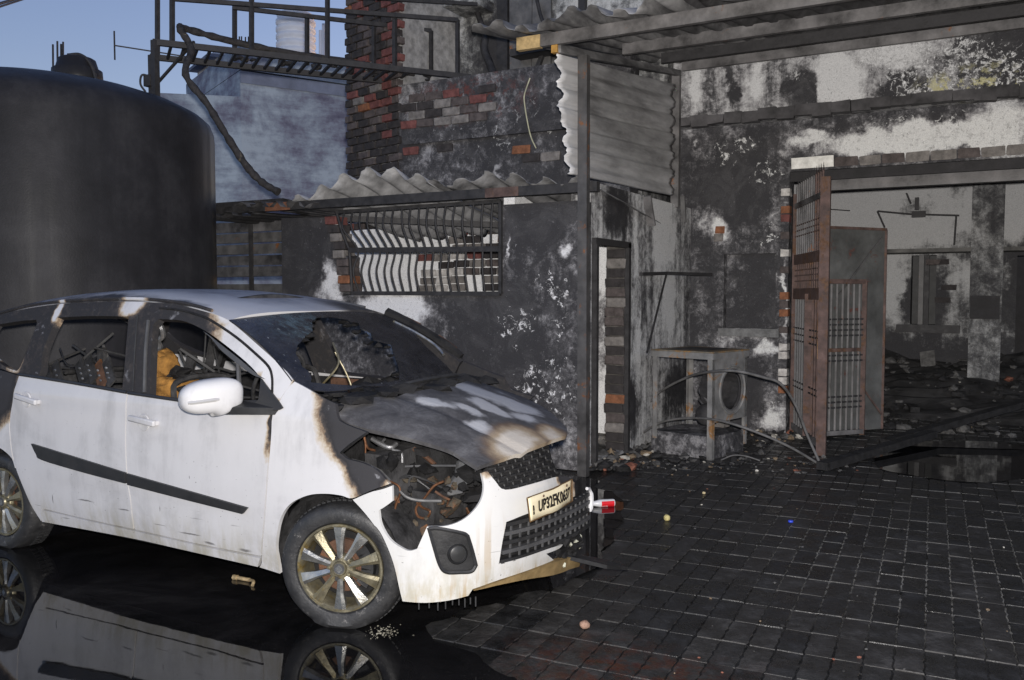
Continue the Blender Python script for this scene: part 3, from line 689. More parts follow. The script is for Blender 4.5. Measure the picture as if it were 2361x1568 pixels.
mb = MB(); mb.bar((XO + .25, YM + .35, ZO - .14), (5.6, YM + .35, ZO - .14), .12, .12); sp(mb.build('shutter_shaft', M_BEAM, main))
# jamb bricks at the left of the entrance
z = .5
while z < ZO - .2:
    if R.random() < .55: sp(brick(main, (XO - .045, YM + .055, z), (.10, .12, .085), pick([1, 2, .5, 1.6, 3, 1.5])))
    z += .098
for (u, v) in [(1660, 530), (1657, 548)]:
    p = W(u, v, Y=YM); sp(brick(main, (p.x, YM + .012, p.z), (.11, .05, .085), R.choice([3, 4])))
# the room seen through the entrance
YB = 15.5
m_room = wallmat('room_plaster', .50, big=.7, bigamp=.85, streak=.6, white=(.37, .37, .37), grey=(.155, .155, .155), dirty=[(at(2150, 860, YB), .5, 1.5, (3.5, 1, .5)), (at(2135, 680, YB), .2, .8, (.7, 1, 1.3)), (at(2350, 640, YB), .4, 1.0), (at(2110, 480, YB), .0, .4, (1, 1, .8))], clean=[(at(2060, 660, YB), .1, .5, (.5, 1, 1.6)), (at(2000, 500, YB), .5, 1.4, (1.5, 1, 1)), (at(2270, 640, YB), .1, .6), (at(2300, 480, YB), .3, .8)], fleck=.3)
def R3(u0, v0, u1, v1, Y): a = W(u0, v1, Y=Y); b = W(u1, v0, Y=Y); return a.x, b.x, a.z, b.z
wx0, wx1, wz0, wz1 = R3(2098, 588, 2160, 748, YB)
dx0, dx1, dz0, dz1 = R3(2338, 588, 2420, 850, YB)
room = wall_with_holes('back_wall', m_room, 'Y', YB, .3, -4.0, 9.0, 0, 4.4, [(wx0, wx1, wz0, wz1), (dx0, dx1, .0, dz1)], main)
mb = MB(); mb.box((-4.2, YM + .25, 0), (-4.0, YB, 4.4)); sp(mb.build('room_wall', m_room, main))
mb = MB(); mb.box((-4.2, YM + .24, 3.75), (9, YB + .3, 3.9)); sp(mb.build('ceiling', wallmat('room_ceiling', .9, big=.6, white=(.4, .4, .4), fleck=.3), main))
mb = MB(); mb.box((-4.2, YB + 2, 0), (9, YB + 2.1, 4)); sp(mb.build('room_wall', m_soot, main))
mb = MB(); mb.box((wx0 - .5, YB + .31, wz0 - .1), (wx1 + .1, YB + .36, wz1 + .1)); sp(mb.build('window_board', simple('board', (.05, .05, .05), .8), main))
for f in (.30, .52): mb = MB(); xx = wx0 + (wx1 - wx0) * f; mb.box((xx, YB + .05, wz0), (xx + .07, YB + .14, wz1)); sp(mb.build('window_post', M_IRON_L if f < .5 else M_IRON, main))
mb = MB(); mb.box((wx0 - .2, YB - .12, wz0 - .12), (wx1 + .35, YB - .002, wz0 - .0), .01); sp(mb.build('sill', M_IRON, main))
bx0, bx1, bz0, bz1 = R3(2040, 568, 2420, 585, YB - .3)
mb = MB(); mb.box((bx0, YB - .3, bz0), (bx1 + 1, YB - .003, bz1), .02); sp(mb.build('beam', simple('loft_beam', (.085, .083, .08), .85, 0, .7, 3, .6), main))
cx0, cx1, cz0, cz1 = R3(2232, 450, 2318, 850, YB - 1.4)
mb = MB(); mb.box((cx0, YB - 1.4, 0), (cx1, YB - .9, 3.75), .01); sp(mb.build('column', wallmat('column_plaster', .62, big=1.1, bigamp=.9, streak=.4, white=(.33, .33, .33), grey=(.12, .12, .12), fleck=.25), main))
px0, px1, pz0, pz1 = R3(2236, 682, 2306, 735, YB - 1.42)
mb = MB(); mb.box((px0, YB - 1.46, pz0), (px1, YB - 1.402, pz1)); sp(mb.build('dark_board', m_soot, main))
mb = MB(); a = W(2110, 760, Y=YB - .1)
for i in range(5):
    p = W(R.uniform(2150, 2190), R.uniform(590, 740), Y=YB - .03)
    if R.random() < .7: sp(brick(main, (p.x, YB + .01, round(p.z / .1) * .1), (.22, .05, .085), pick([4, 3, .8, .2, .6, .3])))
# conduit and a burnt ceiling fan mount on the back wall
Yc = YB - .06
for a, b in [((2023, 487), (2100, 494)), ((2100, 494), (2212, 497)), ((2205, 497), (2200, 565)), ((2023, 487), (2040, 525)), ((2090, 445), (2100, 470)), ((2262, 500), (2260, 566)), ((1905, 482), (1960, 486))]:
    cd = MB(); cd.tube([W(*a, Y=Yc), W(*b, Y=Yc)], .016 if a != (1905, 482) else .010, 6); sp(cd.build('conduit', M_IRON, main))
for bx_ in (0, 1, 2):
    cd = MB(); cd.obox(*[(W(2118, 494, Y=Yc), (.10, 0, 0), (0, .04, 0), (0, 0, .05)), (W(2114, 470, Y=Yc), (.03, 0, 0), (0, .03, 0), (0, 0, .10)), (W(2278, 480, Y=Yc), (.1, 0, 0), (0, .05, 0), (0, 0, .08))][bx_]); sp(cd.build('junction_box', M_IRON, main))

# ================= THE GATE =================
def quadgate(name, label, p0, p1, cat='gate'):
    t = thing(name, label, cat, (p0.x, p0.y, 0)); return t
g0, g1 = Vector((-2.06, YM - .02, 0)), W(1893, 1050, Z=0); g1.z = 0
gate = quadgate('iron_gate', 'open rust-red iron gate leaf with spikes along its top', g0, g1)
gd = (g1 - g0); GL = gd.length; gd.normalize(); gn = Vector((-gd.y, gd.x, 0))
HG = 2.72
def G(s, z, o=0.0): return g0 + gd * s + gn * o + Vector((0, 0, z))
def gb(name, s0, z0, s1, z1, w, mat, d=.03):
    mb = MB(); mb.bar(G(s0, z0), G(s1, z1), w if abs(s1 - s0) < 1e-3 else d, w if abs(s1 - s0) > 1e-3 else d, up=(0, 0, 1)); return sp(mb.build(name, mat, gate))
gb('stile', .02, .05, .02, HG, .05, M_RUST, .05); gb('stile', GL, .0, GL, HG + .02, .09, M_RUST, .06)
for z, w in ((2.58, .06), (1.98, .11), (1.60, .12), (.10, .07)): gb('rail', .03, z, GL - .03, z, w, M_RUST if z > .5 and z < 2.5 else M_BEAM, .04)
gb('stile', GL * .56, .1, GL * .56, 1.6, .09, M_RUST, .05)
nb = 13
for i in range(nb):
    s = .06 + (GL - .12) * (i + .5) / nb
    mb = MB(); mb.bar(G(s, 1.98), G(s, HG + .10), .016, .016)
    mb.add([G(s - .018, HG + .09), G(s + .018, HG + .09), G(s, HG + .19), G(s, HG + .1, .01)], [(0, 1, 2), (0, 3, 2), (1, 2, 3), (0, 1, 3)])
    sp(mb.build('spike_bar', M_RUST if i > 8 else M_BEAM, gate))
    mb = MB(); mb.bar(G(s, 1.62), G(s, 1.95), .016, .016); sp(mb.build('bar', M_RUST, gate))
for z in (2.36, 2.30, 2.24, 1.86, 1.80, 1.74): gb('cross_bar', .04, z, GL - .04, z, .014, M_RUST, .014)
for i in range(11):
    s = .06 + (GL - .1) * (i + .5) / 11
    if abs(s - GL * .56) > .06: mb = MB(); mb.bar(G(s, .1), G(s, 1.58), .02, .012); sp(mb.build('bar', M_RUST if s > GL * .56 else M_IRON_L, gate))
for z in (1.22, 1.15, 1.08, .62, .56): gb('cross_bar', .04, z, GL - .04, z, .016, M_IRON, .016)
mb = MB(); mb.prism([G(.04, .1, .03), G(GL * .54, .1, .03), G(GL * .54, 1.58, .03), G(.04, 1.58, .03)], gn * .004); sp(mb.build('sheet', M_BEAM, gate))
mb = MB(); mb.prism([G(.04, 1.62, .03), G(GL - .04, 1.62, .03), G(GL - .04, 1.95, .03), G(.04, 1.95, .03)], gn * .004); sp(mb.build('sheet', M_IRON_L, gate))
mb = MB(); mb.prism([G(GL * .58, .4, .03), G(GL - .04, .4, .03), G(GL - .04, 1.58, .03), G(GL * .58, 1.58, .03)], gn * .004); sp(mb.build('sheet', M_RUST, gate))
gb('lock_bar', GL - .12, .95, GL - .12, 1.12, .04, M_ORANGE, .05)
# second, sheet covered leaf folded into the entrance
s0_, s1_ = W(1905, 1005, Z=0), W(2033, 994, Z=0)
leaf = thing('sheet_gate', 'grey sheet metal gate leaf standing open inside the entrance', 'gate', (s0_.x, s0_.y, 0))
sd = (s1_ - s0_); SLn = sd.length; sd.normalize(); sn = Vector((sd.y, -sd.x, 0)); sn = sn if sn.y < 0 else -sn
def S_(s, z, o=0.0): return s0_ + sd * s + sn * o + Vector((0, 0, z))
zs = 1.6 + (677 - 531) / FU * 10.3 + .0
mb = MB(); mb.prism([S_(0, .03), S_(SLn, .03), S_(SLn, zs), S_(0, zs)], -sn * .01)
m_leaf = simple('sooty_sheet', (.085, .086, .084), .6, .25, .5, 3, .2, rust=.08, rustcol=(.14, .06, .05)); sp(mb.build('sheet', m_leaf, leaf))
mb = MB(); mb.bar(S_(SLn, .03), S_(SLn, zs), .03, .03); sp(mb.build('stile', M_RUST, leaf)); mb = MB(); mb.bar(S_(0, zs), S_(SLn, zs), .03, .03); sp(mb.build('rail', M_RUST, leaf))
mb = MB(); mb.bar(S_(.1, 1.55, .01), S_(SLn - .08, zs - .1, .01), .012, .02); sp(mb.build('brace', M_IRON_L, leaf)); mb = MB(); mb.bar(S_(SLn * .62, .52, .01), S_(SLn - .02, .2, .01), .012, .02); sp(mb.build('brace', M_RUST, leaf))
# small grille door in front of that leaf
d0, d1 = W(1902, 1012, Z=0), W(1987, 1006, Z=0)
gd2 = thing('grille_door', 'low barred grille door with red top rail before the sheet gate leaf', 'gate', (d0.x, d0.y, 0))
e = (d1 - d0); EL = e.length; e.normalize()
def E_(s, z): return d0 + e * s + Vector((0, 0, z))
zt_ = 1.6 + (677 - 649) / FU * 9.9
for a, b, w, mt, nm in [((EL, .02), (EL, zt_), .05, M_RUST, 'stile'), ((0, .02), (0, zt_), .04, M_BEAM, 'stile'), ((0, zt_), (EL, zt_), .05, M_RUST, 'rail'), ((0, .98), (EL * .9, .98), .04, M_RUST, 'rail'), ((0, .06), (EL, .06), .05, M_BEAM, 'rail')]:
    mb = MB(); mb.bar(E_(*a), E_(*b), w, .04 if nm == 'stile' else w); sp(mb.build(nm, mt, gd2))
for i in range(6):
    s = EL * (i + .7) / 6.6; mb = MB(); mb.bar(E_(s, .05), E_(s, zt_ - .03), .02, .02); sp(mb.build('bar', M_BEAM, gd2))
for z in (1.32, 1.26, 1.20, 1.14, .92, .86, .46, .40, .34):
    mb = MB(); mb.bar(E_(0, z), E_(EL, z), .018, .018); sp(mb.build('cross_bar', M_IRON, gd2))

# ================= BURNT WASHING MACHINE =================
M_WM = simple('burnt_enamel', (.15, .148, .145), .65, .2, .45, 5, .35, rust=.22, rustcol=(.28, .15, .06))
M_WMT = simple('rust_top', (.13, .115, .09), .75, .2, .6, 5, .4, rust=.5, rustcol=(.30, .17, .06))
wbase = W(1640, 1062, Z=0)
zt0 = 1.035
Bc = wbase.copy(); Ac = W(1503, 800, Z=zt0); Cc = W(1729, 797, Z=zt0)
ex = (Ac - Bc); ey = (Cc - Bc); ex.z = ey.z = 0
exl, eyl = ex.length, ey.length; ex.normalize(); ey = Vector((-ex.y, ex.x, 0)) if Vector((-ex.y, ex.x, 0)).dot(ey) > 0 else Vector((ex.y, -ex.x, 0))
exl, eyl = .68, .66; ex = Vector((-math.cos(rad(15)), math.sin(rad(15)), 0)); ey = Vector((math.sin(rad(15)), math.cos(rad(15)), 0))
wm = thing('washing_machine', 'burnt-out washing machine shell with round drum hole and open side', 'washing machine', (Bc.x, Bc.y, 0))
def Q(a, b, z): return Vector((Bc.x, Bc.y, 0)) + ex * a + ey * b + Vector((0, 0, z))
def qbar(name, p, q, w, h, mt=M_WM): mb = MB(); mb.bar(Q(*p), Q(*q), w, h); return sp(mb.build(name, mt, wm))
for (a, b, z0) in ((0, 0, 0), (exl, 0, .16), (exl, eyl, .16), (0, eyl, .1)):
    mb = MB(); c0, c1 = Q(a, b, z0), Q(a, b, zt0 - .03); i = ex * (.05 if a == 0 else -.05); j = ey * (.045 if b == 0 else -.045)
    mb.obox((c0 + c1) / 2 + i * .5, i * .5, ey * .004, Vector((0, 0, (zt0 - z0) / 2))); mb.obox((c0 + c1) / 2 + j * .5, ex * .004, j * .5, Vector((0, 0, (zt0 - z0) / 2))); sp(mb.build('corner_leg', M_WM, wm))
mb = MB(); P0 = [Q(-.015, -.015, zt0), Q(exl + .015, -.015, zt0), Q(exl + .015, eyl + .015, zt0), Q(-.015, eyl + .015, zt0)]
mb.prism([p + Vector((0, 0, -.065)) for p in P0], (0, 0, .06)); sp(mb.build('top_frame', M_WM, wm))
mb = MB(); mb.prism([p + Vector((0, 0, -.003)) for p in P0], (0, 0, .012)); sp(mb.build('top', M_WMT, wm))
mb = MB(); mb.prism([Q(.12, .12, zt0 + .012), Q(exl - .15, .1, zt0 + .012), Q(exl - .12, eyl - .15, zt0 + .012), Q(.15, eyl - .12, zt0 + .012)], (0, 0, .004)); sp(mb.build('top_hole', M_IRON, wm))
# right side panel with the drum hole and a pressed ring
def panel_hole(z0, z1, b0, b1, cz, cb, r, nn=28):
    L = [Vector((b0, z0, 0)), Vector((b1, z0, 0)), Vector((b1, z1, 0)), Vector((b0, z1, 0))]
    Hh = [Vector((cb + r * math.cos(-2 * math.pi * k / nn), cz + r * math.sin(-2 * math.pi * k / nn), 0)) for k in range(nn)]
    return L, Hh
cz, cb, rr_ = .655, eyl * .56, .205
L_, Hh = panel_hole(.36, zt0 - .06, 0, eyl, cz, cb, rr_); fl_ = L_ + Hh; trs = tessellate_polygon([L_, Hh])
vs = [Q(-.004, p.x, p.y) for p in fl_] + [Q(.006, p.x, p.y) for p in fl_]; k = len(fl_)
fs = [tuple(t) for t in trs] + [tuple(i + k for i in t) for t in trs] + [(i, (i + 1) % 4, (i + 1) % 4 + k, i + k) for i in range(4)] + [(4 + i, 4 + (i + 1) % 28, 4 + (i + 1) % 28 + k, 4 + i + k) for i in range(28)]
mb = MB(); mb.add(vs, fs); sp(mb.build('side_panel', M_WM, wm))
for r0, hh, mt in ((rr_ + .035, .018, M_WM), (rr_, .05, M_IRON_L)):
    mb = MB(); ring = [Q(-.006 - (.0 if r0 > rr_ else -.01), cb + r0 * math.cos(t * math.pi / 16), cz + r0 * math.sin(t * math.pi / 16)) for t in range(33)]; mb.tube(ring, .011, 6, cap=False); sp(mb.build('rim', mt, wm))
Mx = Matrix(((ex.x, ey.x, 0, 0), (ex.y, ey.y, 0, 0), (0, 0, 1, 0), (0, 0, 0, 1)))
mdr = Matrix.Translation(Q(.05, cb, cz)) @ Matrix(((0, 0, ex.x, 0), (0, 0, ex.y, 0), (0, 0, 0, 0), (0, 0, 0, 1)))
ax1 = ey; ax2 = Vector((0, 0, 1)); MD = Matrix(((ax1.x, ax2.x, ex.x, Q(.04, cb, cz).x), (ax1.y, ax2.y, ex.y, Q(.04, cb, cz).y), (ax1.z, ax2.z, ex.z, cz), (0, 0, 0, 1)))
mb = MB(); mb.lathe([(.20, 0), (.205, .01), (.205, .20), (.19, .21), (.0, .21)], 24, MD, smooth=False); sp(mb.build('drum', M_IRON, wm))
mb = MB(); mb.lathe([(0, 0), (.10, 0), (.11, .02), (.11, .1), (.09, .13), (0, .13)], 18, Matrix.Translation(Q(.17, eyl * .35, .40)) @ Matrix.Rotation(rad(80), 4, 'X')); sp(mb.build('motor', M_IRON, wm))
mb = MB(); mb.tube(spline([Q(.2, .2, .72), Q(.26, .2, .64), Q(.18, .2, .56), Q(.13, .2, .48)], 5), .02, 6); mb.tube([Q(.3, .25, .55), Q(.18, .2, .46)], .015, 6); sp(mb.build('bracket', M_ZINC_D, wm))
# low plinth the machine stands on
pl = MB(); pl.box((0, 0, 0), (1, 1, 1)); m_pl = wallmat('plinth_plaster', .72, big=2, bigamp=.6, white=(.35, .34, .33), fleck=.3)
mb = MB(); mb.prism([Q(exl + .03, .02, 0), Q(.02, .02, 0), Q(.02, eyl - .02, 0), Q(exl + .03, eyl - .02, 0)], (0, 0, .22)); o = mb.build('plinth', m_pl); tag(o, 'low sooty plaster block under the washing machine shell', 'plinth')
# brick stub behind the machine
bs = thing('brick_stub', 'short ochre brick stump behind the open washing machine', 'brick stub', Q(exl * .55, eyl + .12, 0))
for i in range(6):
    for k in range(1): sp(brick(bs, Q(exl * .60 + .0 * k, eyl + .10, .25 + i * .095), (.26, .12, .088), [4, 3, 4, 3, 4, 3][i], math.atan2(ex.y, ex.x)))
# angle iron bracket on the side wall
bk = thing('shelf_bracket', 'iron angle bracket with a long strut on the pale side wall', 'bracket', (XS + .02, 9.4, 1.7))
a, b, c_ = W(1478, 632, X=XS + .03), W(1537, 630, X=XS + .10), W(1640, 633, Y=YM - .45); d_ = W(1492, 812, X=XS + .25)
for p, q in ((a, b), (b, c_)): mb = MB(); mb.bar(p, q, .04, .035); sp(mb.build('arm', M_IRON, bk))
mb = MB(); mb.bar(b, d_, .018, .018); sp(mb.build('strut', M_IRON, bk))
st = MB(); st.bar(W(1492, 452, X=XS + .05), W(1503, 520, X=XS + .05), .08, .03); tag(st.build('hanging_strap', M_BEAM), 'bent metal strap hanging on the pale side wall under the canopy post', 'strap', 'metal straps hanging on the side wall')
st = MB(); st.bar(W(1574, 452, X=XS + .05), W(1577, 512, X=XS + .05), .05, .03); tag(st.build('hanging_strap', M_IRON_L), 'short grey metal strap with a bolt at the corner of the side wall', 'strap', 'metal straps hanging on the side wall')
# two arched hoses
def arc(pts, r, name, label, mat, n=8):
    mb = MB(); mb.tube(spline(pts, 8), r, n); return tag(mb.build(name, mat), label, 'hose', 'arched hoses by the washing machine')
M_HOSE = simple('burnt_hose', (.085, .083, .082), .6, 0, .5, 8, .3)
h0 = W(1893, 1074, Z=.01)
arc([W(1472, 1012, Z=.02), W(1490, 993, Y=8.75), W(1530, 972, Y=8.55), W(1590, 964, Y=8.4), W(1660, 970, Y=8.2), W(1740, 995, Y=8.2), W(1820, 1030, Y=8.3), W(1893, 1073, Y=8.5)], .0125, 'hose', 'low arched burnt hose in front of the washing machine', M_HOSE)
arc([W(1482, 950, Y=9.1), W(1520, 905, Y=8.9), W(1590, 868, Y=8.5), W(1650, 856, Y=8.1), W(1700, 856, Y=8.0), W(1760, 870, Y=8.1), W(1800, 885, Y=8.2), W(1835, 935, Y=8.4), W(1860, 1000, Y=8.55), W(1893, 1074, Y=8.5)], .0135, 'hose', 'high arched burnt hose looping over the washing machine', M_HOSE)

# ================= TANK AND CATWALK =================
TX, TY, TR = -8.56, 5.55, 1.7
tank = thing('storage_tank', 'huge black cylindrical storage tank behind the rear of the white car', 'tank', (TX, TY, 0))
n = NT('tank_plastic'); st = n.noise(1.0, 5, .6, v=n.scalev((6, 6, .35)))
shine_streak = n.math('MULTIPLY', n.blob(n.warp(1.5, .15), tuple(W(188, 560, D=8.5)), .0, 1.0, (.16, .3, 1.3)), n.ss(n.noise(1.0, 7, .8, v=n.scalev((14, 14, 1.2))), .45, .72))  # pale streak: flash highlight painted into the colour, broken up by dust lines
nt_ = n.ramp(n.math('ADD', n.math('MULTIPLY', n.noise(2.2, 7, .7), .7), n.math('MULTIPLY', st, .3)), [(.3, (.014, .0138, .015)), (.5, (.023, .0225, .025)), (.68, (.040, .039, .042))])
n.set(n.mix(n.math('MULTIPLY', shine_streak, .6), nt_, (.14, .14, .15)), n.ss(st, .3, .7, .42, .55), 0, .14); n.bump(n.math('ADD', n.noise(60, 4), n.math('MULTIPLY', n.noise(2.4, 4), 2)), .10, .01); M_TANK = n.m
prof = [(1.68, 0), (1.7, .05), (1.7, 1.0), (1.7, 2.0)] + [(1.7, 3.20), (1.692, 3.28), (1.66, 3.36), (1.58, 3.43), (1.40, 3.52), (1.15, 3.60), (.85, 3.67), (.5, 3.73), (.25, 3.75), (0, 3.75)]
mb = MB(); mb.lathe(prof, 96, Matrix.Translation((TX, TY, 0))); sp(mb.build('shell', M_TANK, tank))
hp = W(178, 165, D=8.9)
mb = MB(); mb.lathe([(0, .0), (.235, .0), (.24, .05), (.235, .13), (.20, .15), (.175, .235), (.15, .25), (0, .255)], 32, Matrix.Translation((hp.x, hp.y, 3.72))); sp(mb.build('lid', M_TANK, tank))
mb = MB(); mb.lathe([(0, 0), (.29, 0), (.28, .05), (0, .06)], 32, Matrix.Translation((hp.x, hp.y, 3.67))); sp(mb.build('lid_collar', M_TANK, tank))
cb = MB(); cb.tube(spline([Vector((hp.x, hp.y - .1, 3.98)), Vector((hp.x + .12, hp.y - .04, 3.98)), Vector((hp.x + .22, hp.y - .0, 3.88)), Vector((hp.x + .28, hp.y + .02, 3.68))], 5), .018, 6)
sp(cb.build('lid_hose', M_IRON, tank))
# rope on the tank's flank
cb = MB(); pth = []
for k in range(9): a = rad(-100 + k * 5.0); pth.append((TX + 1.715 * math.cos(a), TY + 1.715 * math.sin(a), 2.45 - k * .19))
cb.tube(pth, .012, 5); sp(cb.build('rope', M_IRON, tank))
rb = thing('rebar_cluster', 'four thin rebar rods sticking up behind the tank lid', 'rebar', (-13, 11, 0))
for u, v0 in ((124, 160), (134, 155), (142, 160), (146, 158)):
    mb = MB(); p = W(u, 300, D=14.0); q = W(u - 1 + R.uniform(-1, 1), v0 - 63 + R.uniform(0, 6), D=14.0); mb.tube([p, q], .016, 5); sp(mb.build('rod', M_IRON, rb))
cat = thing('catwalk', 'black iron ladder catwalk with pipe railings running from tank to brick house', 'catwalk', (-6, 7, 4))
cl = W(352, 97, D=9.0); cr_ = W(1085, 178, D=10.46); cl.z = cr_.z = (cl.z + cr_.z) / 2
cd_ = (cr_ - cl); CLn = cd_.length; cd_.normalize(); cn = Vector((-cd_.y, cd_.x, 0)); cn = cn if cn.y > 0 else -cn
def CW(s, w, z=0.0): return cl + cd_ * s + cn * w + Vector((0, 0, z))
def cbar(name, p, q, w, h=None): mb = MB(); mb.bar(p, q, w, h); return sp(mb.build(name, M_IRON, cat))
WW = .62; LF = CLn * .80
cbar('stringer', CW(0, 0), CW(CLn, 0), .05, .06); cbar('stringer', CW(0, WW), CW(LF, WW), .05, .06)
nr = 22
for i in range(nr): s = .05 + (LF - .1) * i / (nr - 1); cbar('rung', CW(s, .0, -.005), CW(s, WW, -.005), .028, .028)
for w in (0, WW): cbar('leg', CW(.02, w, .02), CW(.02, w, -2.0), .06, .06)
cbar('rail', W(398, -3, D=9.1), W(1056, 46, D=10.4), .04, .045); cbar('rail', W(536, 17, D=9.75), W(994, 71, D=10.8), .04, .045); cbar('rail', W(750, -12, D=9.7), W(1100, 10, D=10.5), .035, .04)
for u, v0, v1, D_ in ((397, 104, -40, 9.08), (580, 122, -40, 9.42), (755, 140, -40, 9.75), (910, 158, 36, 10.1), (1055, 174, 46, 10.4), (363, 128, -40, 9.7), (541, 140, 17, 10.0), (708, 150, 37, 10.3), (862, 165, 55, 10.6), (994, 175, 71, 10.8)): cbar('post', W(u, v0, D=D_), W(u, v1, D=D_), .04, .04)
cbar('brace', CW(.05, WW, -.3), CW(.4, 0, .05), .025); cbar('spur', CW(-.35, WW * .8, .05), CW(.6, WW * .8, .0), .012); cbar('spur', CW(-.35, WW * .8, -.1), CW(-.35, WW * .8, .2), .012)
wr = MB(); wr.tube(spline([CW(.02, WW, -.22), CW(-.08, WW, -.2), CW(-.1, WW, -.3), CW(-.05, WW, -.38)], 5), .012, 5); wr.obox(CW(-.0, WW, -.26), (.05, 0, 0), (0, .05, 0), (0, 0, .06)); sp(wr.build('wire_knot', M_IRON, cat))
# charred hose draped over the catwalk
mb = MB(); pts = [CW(2.9, .3, .05), CW(2.1, .3, .10), CW(1.3, .25, .12), CW(.75, .2, .16), CW(.36, .12, .20), CW(.26, -.03, .16), CW(.36, -.10, -.05)]
pts += [W(428, 172, D=8.85), W(478, 240, D=8.85), W(522, 312, D=8.85), W(568, 382, D=8.85), W(604, 420, D=8.85), W(642, 443, D=8.8)]
sp_ = spline(pts, 6); mb.tube(sp_, [.036 + .005 * math.sin(i * 2.3) + R.uniform(-.004, .004) for i in range(len(sp_))], 9)
tag(mb.build('hose', simple('charred_hose', (.026, .024, .024), .8, 0, .6, 20, .9, rust=.06, rustcol=(.16, .13, .09))), 'thick charred hose drooping from the catwalk to the shed roof', 'hose')
mb = MB(); [mb.rock(CW(s, .3 + R.uniform(-.2, .25), .05), R.uniform(.03, .07)) for s in np.arange(.9, 3.2, .08)]
tag(mb.build('charred_scraps', M_IRON), 'burnt scraps lying along the catwalk rungs', 'scraps', kind='stuff')

# ================= HOUSES BEYOND =================
n = NT('blue_render'); f = n.noise(.35, 8, .7, dist=.8); f2 = n.noise(2.5, 6, .7)
st = n.noise(1.0, 7, .7, v=n.scalev((.8, .8, 4.5)))
stn = n.blobs(n.warp(1.2, .5, 5), [(tuple(W(625, 355, D=21)), .1, .45, (1, 1, 1.3)), (tuple(W(600, 300, D=21)), .05, .4), (tuple(W(530, 260, D=21)), .2, .7, (1, 1, .7)), (tuple(W(640, 400, D=21)), .05, .4)])
m_ = n.math('ADD', n.math('MULTIPLY', n.math('SUBTRACT', f, n.math('MULTIPLY', stn, .12)), .55), n.math('ADD', n.math('MULTIPLY', f2, .25), n.math('MULTIPLY', st, .25)))
n.set(n.ramp(m_, [(.42, (.11, .105, .15)), (.48, (.19, .195, .25)), (.53, (.27, .305, .36)), (.60, (.40, .455, .51))]), .9, 0, .2); n.bump(f2, .3, .03); M_FAR = n.m
m_dark = simple('dark_band', (.13, .145, .19), .9, 0, .3, 2, .3)
DH = 21.0
hs = thing('rendered_house', 'weathered bluish rendered house side between the tank and the brick house', 'house', (-12, 18, 0))
p0, p1 = W(553, 130, D=DH), W(900, 150, D=DH + 2.2)
dv = Vector((p1.x - p0.x, p1.y - p0.y, 0)).normalized(); bk_ = Vector((-dv.y, dv.x, 0))
bk_ = bk_ if bk_.y > 0 else -bk_
mb = MB(); q0, q1 = Vector((p0.x, p0.y, -.02)), Vector((p1.x, p1.y, -.02))
ztop = W(556, 160, D=DH).z; mb.prism([q0, q1, q1 + bk_ * 5, q0 + bk_ * 5], (0, 0, ztop)); sp(mb.build('wall', M_FAR, hs))
zpar = W(556, 98, D=DH).z
f_ = -bk_ * .06
mb = MB(); mb.prism([q0 + f_ + Vector((0, 0, ztop + .02)), q1 + f_ + Vector((0, 0, ztop + .02)), q1 + bk_ * 5 + Vector((0, 0, ztop + .02)), q0 + bk_ * 5 + Vector((0, 0, ztop + .02))], (0, 0, zpar - ztop - .02)); sp(mb.build('parapet', M_FAR, hs))
mb = MB(); z1_ = W(560, 188, D=DH).z; mb.prism([q0 + f_ * .4 + Vector((0, 0, z1_)), q1 + f_ * .4 + Vector((0, 0, z1_)), q1 + Vector((0, 0, z1_)), q0 + Vector((0, 0, z1_))], (0, 0, ztop - z1_ - .005)); sp(mb.build('stain_band', m_dark, hs))
low = thing('low_house', 'lower grey rendered wall stepping down towards the tank', 'house', (-16, 18, 0))
r0 = W(330, 205, D=DH - .4); zlow = W(540, 215, D=DH - .2).z; q2 = Vector((r0.x, r0.y, -.02)); q3 = Vector((p0.x, p0.y, -.02)) + dv * .02
mb = MB(); mb.prism([q2, q3, q3 + bk_ * 4, q2 + bk_ * 4], (0, 0, zlow)); sp(mb.build('wall', M_FAR, low))
rm = thing('rooftop_room', 'small pale rooftop room beside the parapet of the bluish house', 'room', (-15, 20, 5))
a = W(502, 130, D=DH + 2); b = W(546, 130, D=DH + 2.2); zt2 = W(520, 112, D=DH + 2).z; zb3 = W(520, 225, D=DH + 2).z - 1
aa, bb = Vector((a.x, a.y, zb3)), Vector((b.x, b.y, zb3)); M_WH = simple('pale_render', (.38, .39, .43), .9, 0, .12, 1.5, .1)
mb = MB(); mb.prism([aa, bb, bb + bk_ * 2, aa + bk_ * 2], (0, 0, zt2 - zb3)); sp(mb.build('wall', M_WH, rm))
mb = MB(); mb.prism([aa - dv * .25 + Vector((0, 0, .9 * (zt2 - zb3))), bb + Vector((0, 0, .9 * (zt2 - zb3))), bb + bk_ * 2 + Vector((0, 0, .9 * (zt2 - zb3))), aa - dv * .25 + bk_ * 2 + Vector((0, 0, .9 * (zt2 - zb3)))], (0, 0, .08)); sp(mb.build('slab', m_dark, rm))
wt = thing('water_tank', 'white ribbed rooftop water tank with dark lid behind the catwalk railing', 'water tank', (0, 0, 0))
wc = W(683, 140, D=24.0); s_ = 24.0 / FU
zb4 = W(683, 112, D=24).z - .4; zt4 = W(683, 34, D=24).z
prof = [(0, zb4), (.53, zb4)]; zz = zb4
while zz < zt4 - .2: prof += [(.53, zz + .02), (.53, zz + .11), (.48, zz + .145), (.48, zz + .175)]; zz += .2
prof += [(.51, zt4 - .06), (.42, zt4), (.3, zt4 + .04)]
mb = MB(); mb.lathe(prof, 40, Matrix.Translation((wc.x, wc.y, 0))); mb.build('shell', simple('white_plastic', (.46, .47, .50), .5, 0, .08, 4, .05), wt)
